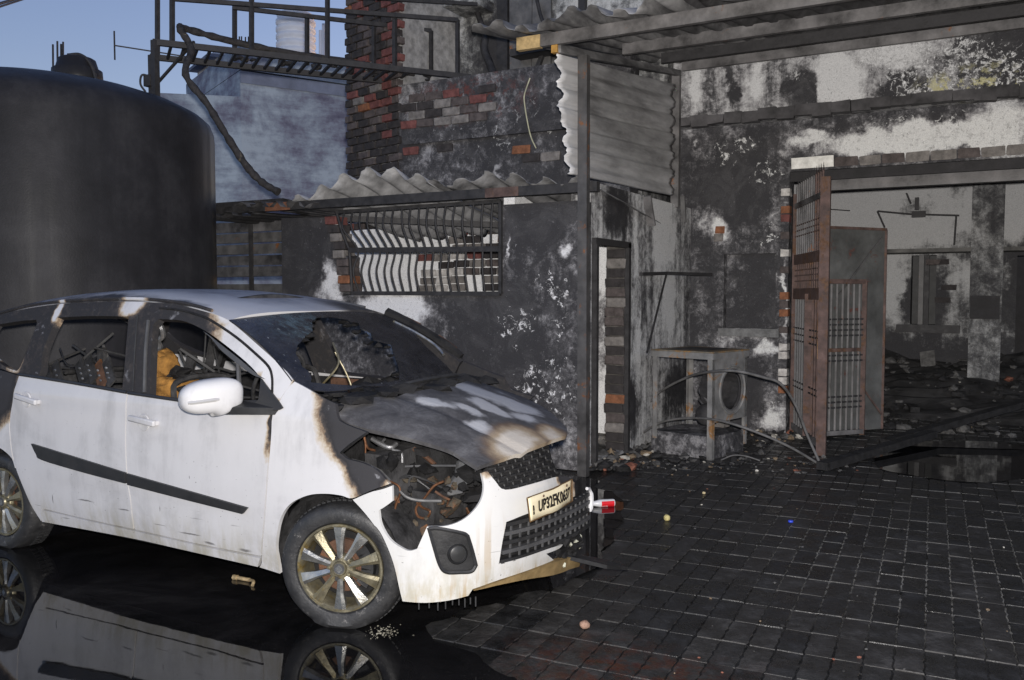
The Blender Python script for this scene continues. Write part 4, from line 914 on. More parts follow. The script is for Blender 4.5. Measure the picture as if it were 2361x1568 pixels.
mb = MB(); mb.lathe([(.0, zt4 + .02), (.27, zt4 + .03), (.29, zt4 + .06), (.27, zt4 + .15), (0, zt4 + .17)], 30, Matrix.Translation((wc.x, wc.y, 0))); mb.build('lid', M_IRON, wt)
pp = thing('roof_pipes', 'two grey pipes standing on the roof beside the white water tank', 'pipes', (0, 0, 0))
for u, v in ((739, 70), (746, 55)):
    mb = MB(); mb.tube([W(u, 150, D=23.5), W(u, v, D=23.5)], .045, 8); mb.build('pipe', M_WH, pp)
rb2 = thing('rebar_cluster', 'short rebar rods on the corner of the bluish house parapet', 'rebar', (0, 0, 0))
for u in (552, 557, 566, 573): mb = MB(); mb.tube([W(u, 112, D=DH + .2), W(u, 84 + R.uniform(-3, 4), D=DH + .2)], .018, 5); mb.build('rod', M_IRON, rb2)
bx = MB(); bx.tube([W(-20, 14, D=12), W(75, -14, D=14)], .02, 6); bx.tube([W(-20, 22, D=12), W(85, -12, D=14)], .014, 6); tag(bx.build('power_cable', M_IRON), 'black cables crossing the sky above the tank', 'cable')

# ================= THE BURNT CAR =================
CARX, CARY, CARR = -2.72, 4.02, rad(-0.5)
car = thing('burnt_car', 'white people carrier with burnt-out front and soot-blackened windows', 'car', (CARX, CARY, 0), rz=CARR)
_cm = np.array([[math.cos(CARR), -math.sin(CARR), 0], [math.sin(CARR), math.cos(CARR), 0], [0, 0, 1]])
_co = _cm.T @ (np.array([0, 0, CAMH]) - np.array([CARX, CARY, 0]))
K = 1.7348
def cray(px, py): return _cm.T @ ray(px / K, py / K)
def tab(pts, m=400):
    x = [p[0] for p in pts]; xs = np.linspace(x[0], x[-1], m); ys = np.interp(xs, x, [p[1] for p in pts])
    k = 15; yy = np.convolve(np.pad(ys, k, mode='reflect', reflect_type='odd'), np.ones(2 * k + 1) / (2 * k + 1), 'valid'); return lambda t: float(np.interp(t, xs, yy))
_yz = tab([(.10, .77), (.22, .80), (.32, .825), (.5, .845), (.65, .848), (.8, .842), (.95, .825), (1.05, .808), (1.15, .78), (1.3, .735), (1.45, .68), (1.55, .635), (1.6, .60), (1.65, .5)])
def yside(x, z):
    y = _yz(z)
    if x > .1: y -= .10 * ((x - .1) / .45) ** 2
    if x < -2.6: y -= .06 * ((-2.6 - x) / .7) ** 2
    for wx in (0.0, -2.74):
        r = math.hypot(x - wx, z - .29)
        if r < .7: y += .004 * math.exp(-((r - .34) / .10) ** 2)
    y += .007 * math.exp(-((z - 1.0) / .05) ** 2) - .006 * math.exp(-((z - .47) / .06) ** 2) * max(0, min(1, (x + 2.45) / .5)) * max(0, min(1, (-.3 - x) / .4))
    return y
def S_side(a, b): return np.array([a, -yside(a, b), b])
_kn = tab([(.05, .9), (.15, .93), (.25, .97), (.35, 1.0), (.55, 1.0), (.7, .95), (.9, .82), (1.05, .7)])
def S_bump(a, b):
    if a < 0: return np.array([.25 + .8 * a, -.845, b])
    n_ = 2.5; s = math.sin(a); c = math.cos(a)
    return np.array([.25 + .58 * _kn(b) * abs(s) ** (2 / n_), -.845 * np.sign(c) * abs(c) ** (2 / n_), b])
_hz = tab([(-.4, 1.17), (-.2, 1.145), (0, 1.118), (.3, 1.045), (.6, .945), (.75, .885), (.95, .80)])
def S_hood(a, b): return np.array([a, b, _hz(a) - .10 * (b / .7) ** 2 - .02 * max(0, (abs(b) - .5) / .2) ** 2 + .008 * math.sin(a * 9 + b * 4) * (1 - min(1, abs(b) / .7)) - .012 * math.exp(-((b + .36) / .03) ** 2)])
_zt = tab([(-3.6, 1.38), (-3.4, 1.45), (-3.2, 1.51), (-2.9, 1.565), (-2.5, 1.61), (-2.1, 1.632), (-1.7, 1.63), (-1.3, 1.595), (-1.0, 1.545), (-.8, 1.50), (-.6, 1.45)])
_ze = tab([(-3.6, 1.30), (-3.4, 1.36), (-3.2, 1.41), (-2.9, 1.475), (-2.6, 1.52), (-2.3, 1.545), (-1.9, 1.558), (-1.6, 1.56), (-1.3, 1.545), (-1.05, 1.512), (-.84, 1.462), (-.6, 1.39)])
def S_roof(a, b):
    ze, zt = _ze(a), _zt(a); ye = yside(a, ze)
    return np.array([a, b * ye, zt - (zt - ze) * (.25 * b * b + .75 * abs(b) ** 5)])
def S_ws(a, b):
    hw = .775 * (1 - b) + .675 * b; xb = -.06 - .25 * a * a; xt = -.80 - .045 * a * a; zb = 1.105 + .07 * a * a; zt = 1.497 - .033 * a * a
    bow = math.sin(math.pi * b) * .02
    return np.array([xb * (1 - b) + xt * b + bow, a * hw, zb * (1 - b) + zt * b + bow])
def solve(S, px, py, g):
    d = cray(px, py); p = np.array([g[0], g[1], 4.5]); e = 1e-4
    for _ in range(40):
        f0 = S(p[0], p[1]); f = f0 - (_co + d * p[2])
        J = np.stack([(S(p[0] + e, p[1]) - f0) / e, (S(p[0], p[1] + e) - f0) / e, -d], 1)
        st_ = np.linalg.lstsq(J, -f, rcond=None)[0]; m = max(abs(st_[0]), abs(st_[1]))
        if m > .25: st_ *= .25 / m
        p = p + st_
        if m < 1e-5: break
    return (float(p[0]), float(p[1]))
def tr(S, pts, g): 
    out = []
    for q in pts:
        r = solve(S, q[0], q[1], g); out.append(r); g = r
    return out
def smooth_poly(P, k=4, ang=38):
    """round the soft corners of an outline, keep the sharp ones"""
    P = [np.array(p, float) for p in P]; N = len(P); sharp = []
    for i in range(N):
        a, b = P[i] - P[i - 1], P[(i + 1) % N] - P[i]
        c_ = np.dot(a, b) / (np.linalg.norm(a) * np.linalg.norm(b) + 1e-12); sharp.append(math.degrees(math.acos(max(-1, min(1, c_)))) > ang)
    out = []
    for i in range(N):
        a, b = P[i], P[(i + 1) % N]
        z = 2 * a - b if sharp[i] else P[i - 1]; w = 2 * b - a if sharp[(i + 1) % N] else P[(i + 2) % N]
        for j in range(k):
            t = j / k; out.append(.5 * (2 * a + (b - z) * t + (2 * z - 5 * a + 4 * b - w) * t * t + (3 * a - z - 3 * b + w) * t ** 3))
    return out
def inset(P, d):
    P = [np.array(p, float) for p in P]; N = len(P); A_ = sum(P[i][0] * P[(i + 1) % N][1] - P[(i + 1) % N][0] * P[i][1] for i in range(N)); sg = 1 if A_ > 0 else -1
    out = []
    for i in range(N):
        a = P[i] - P[i - 1]; b = P[(i + 1) % N] - P[i]; a /= np.linalg.norm(a) + 1e-12; b /= np.linalg.norm(b) + 1e-12
        n1 = np.array([-a[1], a[0]]) * sg; n2 = np.array([-b[1], b[0]]) * sg; v = n1 + n2; L = np.dot(v, v)
        out.append(P[i] + v * (2 * d / L if L > .5 else d))
    return out
def shell(S, P, holes=(), grid=.06, th=.02, off=0.0, gap=.0025, soft=True, mirror=False, rnd=0.0, gridb=None):
    P = smooth_poly(P) if soft else [np.array(p, float) for p in P]
    if gap: P = inset(P, gap)
    H = [smooth_poly(h) if soft else [np.array(p, float) for p in h] for h in holes]
    bm = bmesh.new(); loops = [P] + H; vv = []
    for lp in loops: vv += [bm.verts.new((p[0], p[1], 0)) for p in lp]
    for t in tessellate_polygon([[Vector((p[0], p[1], 0)) for p in lp] for lp in loops]):
        try: bm.faces.new([vv[i] for i in t])
        except ValueError: pass
    A = np.array([(v.co.x, v.co.y) for v in bm.verts]); lo, hi = A.min(0), A.max(0)
    for ax, g in ((0, grid), (1, gridb or grid)):
        k = math.ceil((lo[ax] + 1e-4) / g)
        while k * g < hi[ax] - 1e-4:
            co = [0, 0, 0]; co[ax] = k * g; no = [0, 0, 0]; no[ax] = 1
            bmesh.ops.bisect_plane(bm, geom=bm.verts[:] + bm.edges[:] + bm.faces[:], plane_co=co, plane_no=no, dist=1e-5); k += 1
    bmesh.ops.remove_doubles(bm, verts=bm.verts[:], dist=5e-5)
    bmesh.ops.triangulate(bm, faces=[f for f in bm.faces if len(f.verts) > 4])
    bm.verts.index_update(); ab = [(v.co.x, v.co.y) for v in bm.verts]; out, inn = [], []; e = 1e-3
    for a, b in ab:
        p = S(a, b); nn = np.cross(S(a + e, b) - p, S(a, b + e) - p); L = np.linalg.norm(nn); nn = nn / L if L > 1e-12 else np.array([0, -1, 0])
        if np.dot(nn, p - np.array([p[0] * .6 - .3, 0, .75])) < 0: nn = -nn
        p = p + nn * off; out.append(p); inn.append(p - nn * th)
    faces = [tuple(v.index for v in f.verts) for f in bm.faces]; bnd = [tuple(v.index for v in ed.verts) for ed in bm.edges if len(ed.link_faces) == 1]; k = len(ab); bm.free()
    fs = list(faces) + [tuple(i + k for i in reversed(f)) for f in faces] + [(i, j, j + k, i + k) for i, j in bnd]
    m = MB(); vs = out + inn
    if mirror: vs = [(p[0], -p[1], p[2]) for p in vs]
    m.add(vs, fs, True); return m
def cpart(mb, name, mat, parent=None, label=None, sharp=30, fix=True):
    o = mb.build(name, mat, parent or car, label, fix=fix)
    o.data.set_sharp_from_angle(angle=rad(sharp)); return o

# ---- paints: positions below are points of the car itself, so burn marks stay on the panels ----
def paint(name, base, burns=(), cleans=(), ash=.25, white=(.60, .592, .597), dirt=True):
    n = NT(name, 'object'); wv = n.warp(3.2, .09, 4); px = n.sep()
    b = n.math('MAXIMUM', base, n.blobs(wv, burns)) if burns else base
    if cleans: b = n.math('SUBTRACT', b, n.math('MULTIPLY', n.blobs(wv, cleans), 1.0), clamp=True)
    f1 = n.noise(7, 6, .7); f2 = n.noise(40, 5, .7)
    hf = n.math('ADD', n.math('SUBTRACT', f1, .5), n.math('MULTIPLY', n.math('SUBTRACT', n.noise(28, 7, .78), .5), 1.1))
    b2 = n.math('ADD', b, n.math('MULTIPLY', hf, n.math('MULTIPLY', n.math('MULTIPLY', b, n.math('SUBTRACT', 1.0, b)), 2.4)), clamp=True)
    fl_ = n.math('ADD', n.math('MULTIPLY', n.noise(2.2, 7, .68, dist=.5), .6), n.math('MULTIPLY', n.noise(1, 6, .7, v=n.scalev((7, 7, .9))), .4))
    clean = n.ramp(fl_, [(.34, tuple(x * .74 for x in white)), (.50, white), (.68, tuple(min(.8, x * 1.06) for x in white))])
    if dirt:
        d = n.math('MULTIPLY', n.ss(px[2], .18, .50, 1, 0), n.ss(n.noise(1, 5, .7, v=n.scalev((9, 9, 3.0))), .38, .66))
        clean = n.mix(n.math('MULTIPLY', d, .75), clean, (.34, .31, .22))
        spk = n.ss(n.noise(75, 2, .5), .735, .76); clean = n.mix(n.math('MULTIPLY', spk, n.ss(px[2], .2, 1.0, .9, .25)), clean, (.06, .055, .05))
        scr = n.ss(n.noise(1.0, 2, .4, v=n.scalev((5, 5, 70))), .70, .73); clean = n.mix(n.math('MULTIPLY', scr, n.ss(px[2], .3, .6, .6, 0)), clean, (.12, .115, .11))
    c = n.ramp(b2, [(0.0, (0, 0, 0)), (.16, (.0, .0, .0)), (1, (1, 1, 1))])
    bc = n.ramp(b2, [(.08, white), (.28, (.47, .40, .31)), (.46, (.24, .175, .12)), (.62, (.075, .066, .062)), (.80, (.034, .033, .035)), (1, (.045, .044, .047))])
    col = n.mix(n.ss(b2, .05, .16), clean, bc)
    a_ = n.math('MULTIPLY', n.math('MULTIPLY', n.ss(n.noise(9, 7, .72, dist=.4), .60, .70), n.ss(b2, .55, .8)), ash)
    col = n.mix(a_, col, (.30, .30, .32))
    n.set(col, n.ss(b2, .1, .6, .24, .66), 0, n.ss(b2, .1, .5, .45, .10)); n.b.inputs['Coat Weight'].default_value = 0.0
    n.bump(n.math('ADD', n.math('MULTIPLY', f2, n.math('MULTIPLY', b2, 1.0)), n.math('MULTIPLY', n.noise(2.0, 3), .25)), .22, .006)
    return n.m
P_DOOR = paint('car_paint', 0.0, [((-.40, -.84, .98), .02, .16, (.28, 1, 1.5)), ((-.30, -.8, 1.12), .02, .1)], white=(.56, .553, .56))
_n = NT.__new__(NT); _n.m = P_DOOR; _n.t = P_DOOR.node_tree; _n.b = next(x for x in _n.t.nodes if x.type == 'BSDF_PRINCIPLED'); _n.P = _n.t.nodes.new('ShaderNodeTexCoord').outputs['Object']
_wv = _n.warp(9, .012, 3); _mk = _n.blobs(_wv, [((-2.17, -.84, .385), .4, 1.0, (.006, .2, .035)), ((-1.86, -.84, .41), .4, 1.0, (.09, .2, .006)), ((-1.52, -.84, .40), .4, 1.0, (.06, .2, .006)), ((-1.0, -.84, .33), .4, 1.0, (.11, .2, .006)), ((-.86, -.84, .30), .4, 1.0, (.05, .2, .008)), ((-.97, -.84, .64), .4, 1.0, (.004, .2, .012)), ((-1.22, -.84, .44), .4, 1.0, (.004, .2, .02)), ((-.6, -.84, .30), .3, 1.0, (.06, .2, .012))])
_n.link(_n.mix(_n.math('MULTIPLY', _mk, .75), _n.b.inputs['Base Color'].links[0].from_socket, (.09, .085, .08)), _n.b.inputs['Base Color'])
P_FEND = paint('car_paint_fender', 0.0, [((.20, -.80, 1.06), .20, .40, (1.0, 1, .95)), ((.27, -.82, .80), .13, .25, (1, 1, 1.0)), ((-.02, -.78, 1.18), .05, .2), ((.13, -.8, .93), .10, .22)], [((.345, -.82, .70), .03, .09)], ash=.7)
P_SIDE = paint('car_frame_paint', .80, [], [((-.62, -.7, 1.36), .12, .30, (1.35, 1, .9)), ((-.40, -.74, 1.2), .1, .22, (.8, 1, 1)), ((-.86, -.66, 1.47), .0, .16, (1.3, 1, 1)), ((-1.66, -.62, 1.56), .03, .17, (.9, 1, .8)), ((-2.33, -.66, 1.50), .02, .10, (.5, 1, 1.6)), ((-2.62, -.75, 1.16), .02, .12), ((-2.85, -.73, 1.2), .02, .12)], ash=.5, dirt=False)
n = NT('car_roof_paint', 'object'); wv = n.warp(3.0, .12, 5); px = n.sep(); f1 = n.noise(7, 7, .72); f2 = n.noise(1.0, 5, .7, v=n.scalev((2.5, 14, 14)))
film = n.blobs(wv, [((-1.45, 0, 1.63), .25, .62, (1.15, .85, 3)), ((-2.6, 0, 1.6), .4, .9, (1, 1.2, 3)), ((-1.2, .3, 1.58), .1, .4)])
heavy = n.blobs(wv, [((-.86, .42, 1.49), .12, .34, (1, 1, 2)), ((-1.05, .62, 1.47), .1, .3), ((-2.0, -.61, 1.57), .05, .13, (5, 1, .9)), ((-1.33, -.61, 1.54), .04, .12, (2.2, 1, .8)), ((-2.9, -.6, 1.5), .1, .3, (1, 1, .6))])
c = n.mix(n.math('MULTIPLY', film, n.ss(n.math('ADD', f1, n.math('MULTIPLY', f2, .5)), .55, .95, .35, 1.0)), (.54, .535, .54), n.ramp(f1, [(.35, (.085, .08, .095)), (.6, (.17, .165, .19)), (.75, (.27, .26, .28))]))
c = n.mix(n.math('MULTIPLY', heavy, n.ss(f1, .25, .5, .75, 1)), c, (.045, .044, .047))
n.set(c, .36, 0, .5); n.bump(f1, .15, .006); P_ROOF = n.m
P_REAR = paint('car_quarter_paint', .0, [((-2.7, -.8, 1.02), .1, .28, (1, 1, 1.3)), ((-3.1, -.7, .9), .4, .8)], [((-2.62, -.8, .62), .1, .3)], ash=.7)
P_BUMP = paint('car_bumper_paint', .0, [((.7, .35, .62), .15, .4), ((.69, -.57, .83), .02, .10), ((.82, .02, .70), .05, .13), ((.84, .15, .3), .05, .16)], white=(.60, .595, .58))
# wet streaks of yellow dirt on the bumper
_t = P_BUMP.node_tree; n = NT.__new__(NT); n.m = P_BUMP; n.t = _t; n.b = next(x for x in _t.nodes if x.type == 'BSDF_PRINCIPLED'); n.P = _t.nodes.new('ShaderNodeTexCoord').outputs['Object']
px = n.sep(); _src = n.b.inputs['Base Color'].links[0].from_socket
dr = n.math('MULTIPLY', n.ss(n.noise(1.0, 3, .5, v=n.scalev((26, 26, 2.0))), .53, .62), n.ss(n.noise(2.5, 4), .42, .6))
dz = n.math('MAXIMUM', n.ss(px[2], .2, .42, .9, 0), n.math('MULTIPLY', n.blob(n.P, (.72, -.58, .4), .04, .26, (1, .5, 1)), .45))
c2 = n.mix(n.math('MULTIPLY', dr, dz), _src, (.36, .24, .10)); c2 = n.mix(n.math('MULTIPLY', n.ss(n.noise(5, 6, .7), .4, .65), n.ss(px[2], .18, .40, .75, 0)), c2, (.44, .38, .25)); n.link(c2, n.b.inputs['Base Color'])
# hood: burnt to ash with bare pale blotches and a scorched brown front
n = NT('hood_burnt', 'object'); wv = n.warp(4.0, .09, 4)
h1 = n.noise(6, 7, .7, dist=.5); h2 = n.noise(1.0, 4, .6, v=n.scalev((3.0, 7, 5)), dist=.6)
c = n.ramp(h1, [(.30, (.045, .044, .046)), (.50, (.085, .083, .086)), (.64, (.14, .138, .142)), (.76, (.28, .28, .285))])
bl = n.blobs(wv, [((.22, -.30, 1.06), .02, .12, (1.5, .6, 3)), ((.40, -.08, 1.0), .04, .15, (1.4, .8, 3)), ((.50, -.34, .94), .02, .11, (1.5, .7, 3)), ((.36, -.24, 1.0), .0, .10, (1.5, .7, 3)), ((.22, .10, 1.06), .05, .22, (1.4, .9, 3)), ((.42, .18, 1.0), .05, .2, (1.3, .9, 3)), ((.55, .02, .93), .0, .14, (1, 1, 3))])
c = n.mix(n.ss(n.math('ADD', n.math('MULTIPLY', bl, .70), n.math('ADD', n.math('MULTIPLY', n.math('ADD', h2, h1), .26), n.math('MULTIPLY', n.noise(24, 7, .75), .28))), .58, .98), c, (.40, .40, .41))
br = n.blobs(wv, [((.70, -.30, .88), .06, .26, (1, 1.25, 2)), ((.74, -.02, .87), .02, .16, (1, 1.2, 2))])
c = n.mix(n.ss(br, .1, .75), c, n.ramp(n.math('ADD', n.math('MULTIPLY', br, .62), n.math('MULTIPLY', n.noise(5, 5, .6), .6)), [(.36, (.05, .038, .03)), (.54, (.15, .10, .065)), (.74, (.33, .26, .18)), (.92, (.55, .50, .43))]))
n.set(c, n.ss(h1, .3, .7, .5, .75), .0, .16); n.bump(n.math('ADD', n.noise(45, 5, .7), n.math('MULTIPLY', h2, 1.2)), .35, .008); M_HOOD = n.m
M_BLACK = simple('charred', (.016, .0155, .016), .8, 0, .8, 9, .9, 'object')
M_CHAR2 = simple('charred_grey', (.05, .049, .05), .8, .1, .8, 8, .8, 'object')
M_TRIM = simple('black_plastic', (.026, .026, .027), .48, 0, .3, 8, .2, 'object', spec=.4)
M_TRIM2 = simple('grey_plastic', (.075, .075, .077), .5, 0, .3, 8, .2, 'object', spec=.4)
M_CARRUST = simple('car_rust', (.13, .07, .045), .85, .1, .6, 11, .6, 'object', rust=.3, rustcol=(.22, .095, .04))
M_FOAM = simple('scorched_foam', (.36, .18, .045), .95, 0, .55, 13, .9, 'object')
M_ALU = simple('alloy', (.46, .455, .43), .34, .85, .22, 14, .25, 'object', rust=.12, rustcol=(.34, .27, .13), rustscale=3)
M_ALUD = simple('alloy_dirty', (.28, .25, .17), .4, .7, .45, 9, .3, 'object', rust=.35, rustcol=(.36, .26, .09))
M_PIPE = simple('bare_metal', (.33, .33, .335), .42, .75, .5, 14, .3, 'object')
M_COPPER = simple('copper_wire', (.20, .095, .05), .5, .6, .4, 20, .2, 'object')
n = NT('tyre_rubber', 'object'); f = n.noise(14, 7, .75); px = n.sep()
sv = n.math('MULTIPLY', n.ss(n.noise(30, 6, .75), .56, .66), n.ss(n.noise(3.5, 4), .48, .62))
n.set(n.mix(n.math('MULTIPLY', sv, .85), n.ramp(f, [(.3, (.016, .016, .017)), (.6, (.030, .030, .031)), (.8, (.06, .058, .056))]), (.22, .21, .20)), n.ss(f, .3, .7, .38, .62), 0, .5); n.bump(n.noise(70, 5, .7), .4, .006); M_TYRE = n.m

# ---- right flank (traced), then the same panels mirrored for the left flank ----
G0 = (-1.3, .9)
rd = tr(S_side, [(76, 1500), (300, 1536), (509, 1574), (501, 1720), (506, 1885), (527, 2061), (535, 2118), (350, 2078), (172, 2036), (165, 2087), (129, 2030), (103, 1975), (77, 1912), (62, 1870), (46, 1790), (39, 1678), (52, 1585)], (-2.5, 1.1))
fd = tr(S_side, [(513, 1575), (738, 1606), (920, 1632), (1087, 1655), (1080, 1740), (1074, 1823), (1059, 2030), (1045, 2226), (800, 2178), (538, 2119), (530, 2061), (509, 1885), (504, 1720)], (-1.4, 1.05))
fe = tr(S_side, [(1090, 1652), (1121, 1598), (1150, 1552), (1178, 1524), (1230, 1552), (1284, 1584), (1342, 1612), (1351, 1664), (1373, 1690), (1472, 1729), (1420, 1768), (1364, 1812), (1391, 1834), (1450, 1850), (1510, 1880), (1561, 1937), (1480, 1966), (1409, 1995), (1364, 1984), (1302, 1977), (1230, 1984), (1159, 2020), (1120, 2085), (1104, 2182), (1111, 2240), (1121, 2297), (1036, 2270), (1047, 2228), (1062, 2030), (1077, 1823)], (-.4, 1.0))
sl = tr(S_side, [(172, 2038), (350, 2080), (535, 2121), (800, 2181), (1044, 2230), (1034, 2268), (723, 2197), (517, 2151), (168, 2087)], (-2.3, .3))
win_r = tr(S_side, [(230, 1270), (370, 1264), (515, 1266), (509, 1330), (500, 1440), (489, 1556), (330, 1531), (155, 1502), (163, 1480), (172, 1406), (203, 1326)], (-2.3, 1.4))
win_f = tr(S_side, [(612, 1300), (633, 1276), (710, 1280), (767, 1296), (840, 1335), (925, 1398), (1000, 1462), (1048, 1518), (1052, 1600), (1045, 1645), (731, 1601), (597, 1575), (603, 1440)], (-1.4, 1.4))
qw = tr(S_side, [(30, 1292), (80, 1284), (145, 1279), (143, 1310), (88, 1452), (68, 1484), (23, 1468), (0, 1444)], (-2.7, 1.4))
qw = qw[:-1] + [(-2.92, 1.22), (-3.02, 1.30), (-2.95, 1.40)]
belt = tr(S_side, [(1091, 1652), (738, 1603), (509, 1571), (76, 1497)], (-.4, 1.1))
topx = [-3.35, -3.2, -2.9, -2.6, -2.3, -1.9, -1.6, -1.3, -1.05, -.84]
apl = tr(S_side, [(918, 1281), (1033, 1379), (1131, 1468), (1176, 1522), (1121, 1597)], (-.8, 1.45))
frame = [(x, _ze(x) - .002) for x in topx] + apl[1:] + belt + [(-2.75, 1.13), (-3.1, 1.14), (-3.42, 1.13)]
rq = [(a, b) for a, b in tr(S_side, [(74, 1501), (50, 1585), (37, 1678), (44, 1790), (60, 1872)], (-2.55, 1.1))]
rq += [(-2.74 + .365 * math.cos(t), .29 + .365 * math.sin(t)) for t in np.linspace(rad(50), rad(178), 12)] + [(-3.2, .28), (-3.42, .34), (-3.5, .6), (-3.5, .9), (-3.44, 1.125), (-3.1, 1.135), (-2.75, 1.125)]
parts = {}
for mir in (False, True):
    o = cpart(shell(S_side, fd, mirror=mir), 'front_door', P_DOOR); parts['fd', mir] = o
    o = cpart(shell(S_side, rd, mirror=mir, grid=.04), 'rear_door', P_DOOR); parts['rd', mir] = o
    cpart(shell(S_side, fe, mirror=mir), 'fender', P_FEND if not mir else paint('car_paint_fender_burnt', .8, dirt=False))
    cpart(shell(S_side, sl, mirror=mir, off=.004), 'sill', P_DOOR)
    cpart(shell(S_side, frame, [win_r, win_f, qw], mirror=mir, th=.045), 'side_frame', P_SIDE)
    cpart(shell(S_side, rq, mirror=mir), 'rear_quarter', P_REAR)
# charred inner door skins and arch liners
for s in (-1, 1):
    mb = MB(); mb.box((-2.36, s * .74 - .02, .27), (-.40, s * .74 + .02, 1.02)); cpart(mb, 'inner_door_skin', M_BLACK)
    for wx in (0, -2.74):
        Mw = Matrix.Translation((wx, s * .50, .30)) @ Matrix.Rotation(rad(90), 4, 'X'); mb = MB()
        vs, fs = [], []
        for k in range(17):
            a = rad(14 + 168 * k / 16)
            for yy in (.47, .80): vs.append((wx + .385 * math.cos(a), s * yy, .29 + .385 * math.sin(a)))
        for k in range(16): fs.append((2 * k, 2 * k + 1, 2 * k + 3, 2 * k + 2))
        mb.add(vs, fs, True); mb.prism([(wx + .385 * math.cos(rad(14 + 168 * k / 16)), s * .47, .29 + .385 * math.sin(rad(14 + 168 * k / 16))) for k in range(17)], (0, -s * .02, 0))
        cpart(mb, 'arch_liner', M_CHAR2, fix=False)
mb = MB(); mb.box((-3.4, -.74, .20), (-.40, .74, .26)); cpart(mb, 'floor_pan', M_BLACK)
mb = MB(); mb.box((-.30, -.74, .26), (-.26, .74, .98)); cpart(mb, 'firewall', M_BLACK)
mb = MB(); mb.box((-3.44, -.70, .30), (-3.38, .70, 1.0)); cpart(mb, 'tailgate', M_CHAR2)
# roof, bonnet
rf = [(-.84 , -1), (-.83, -.8), (-.815, -.4), (-.80, 0), (-.815, .4), (-.83, .8), (-.84, 1)] + [(-x_, 1) for x_ in (1.05, 1.3, 1.6, 1.9, 2.3, 2.6, 2.9, 3.2, 3.35)] + [(-3.40, .5), (-3.42, 0), (-3.40, -.5)] + [(-x_, -1) for x_ in (3.35, 3.2, 2.9, 2.6, 2.3, 1.9, 1.6, 1.3, 1.05)]
cpart(shell(S_roof, rf, grid=.07, gridb=.1, th=.025, gap=0, soft=False), 'roof', P_ROOF)
for s in (-1, 1):
    mb = MB(); pth = [S_roof(x, s * .985) + np.array([0, 0, .008]) for x in np.linspace(-3.2, -1.0, 24)]; mb.tube(pth, .010, 6); cpart(mb, 'roof_drip_rail', M_TRIM2 if s > 0 else P_SIDE)
hr = tr(S_hood, [(1347, 1617), (1352, 1662), (1400, 1696), (1543, 1731), (1659, 1758), (1793, 1798), (1860, 1838), (1909, 1868)], (-.1, -.6)) + [(.73, -.49), (.768, -.236), (.785, 0), (.782, .07), (.72, .18), (.63, .27), (.52, .38), (.40, .48), (.24, .54), (.08, .58), (-.06, .57), (-.03, .45), (.03, .3), (.09, .1), (.085, -.1), (.03, -.33), (-.06, -.5)]
hood = cpart(shell(S_hood, hr, grid=.045, th=.022, gap=0), 'bonnet', M_HOOD)
# windscreen: crazed dark glass with the big burnt hole
hole = [(800, 215), (850, 172), (960, 158), (1085, 178), (1130, 215), (1180, 205), (1215, 265), (1280, 290), (1300, 350), (1390, 380), (1470, 400), (1490, 480), (1530, 620), (1540, 700), (1400, 740), (1250, 750), (1110, 790), (980, 820), (850, 800), (830, 690), (800, 640), (760, 590), (735, 540), (700, 480), (690, 400), (740, 320), (800, 282)]
hab = tr(S_ws, [(900 + x * .4447, 1200 + y * .4447) for x, y in hole], (0, .8))
_ca, _cb = sum(q[0] for q in hab) / len(hab), sum(q[1] for q in hab) / len(hab); hab = [(_ca + (a - _ca) * 1.10, _cb + (b - _cb) * 1.05) for a, b in hab]
hab = [(a + R.uniform(-.012, .012), min(.965, b + R.uniform(-.015, .015))) for a, b in hab]
n = NT('crazed_glass', 'object'); cr_n = n.vor(34, n.warp(8, .05), 'DISTANCE_TO_EDGE'); px = n.sep()
sky_refl = n.math('MULTIPLY', n.blob(n.warp(5, .12), (-.66, -.32, 1.42), .05, .34, (1, 1, 1)), n.ss(n.noise(1.0, 6, .7, v=n.scalev((6, 22, 30))), .40, .62))  # bluish sky reflection painted into the colour of the upper glass
c = n.mix(n.math('MULTIPLY', sky_refl, .9), n.ramp(n.noise(8, 6, .7), [(.35, (.010, .010, .012)), (.65, (.030, .030, .034))]), (.075, .115, .135))
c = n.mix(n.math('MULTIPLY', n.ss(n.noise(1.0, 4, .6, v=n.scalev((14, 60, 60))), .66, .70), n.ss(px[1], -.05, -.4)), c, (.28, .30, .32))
n.set(c, n.ss(cr_n, 0, .03, .6, .22), 0, .5); n.bump(n.math('ADD', n.noise(30, 5, .7), n.ss(cr_n, 0, .02)), .35, .006); M_CRAZE = n.m
ws = [(-1, 0), (-1, .33), (-1, .66), (-1, .995), (-.6, .995), (-.2, .995), (.2, .995), (.6, .995), (.97, .995), (.99, .6), (.86, .55), (.74, .52), (.62, .35), (.55, .1), (.5, 0), (0, 0), (-.5, 0)]
holes_in = [(a, b) for a, b in hab]
glass = cpart(shell(S_ws, ws, [holes_in], grid=.08, gridb=.08, th=.006, gap=0, soft=False), 'windscreen', M_CRAZE)
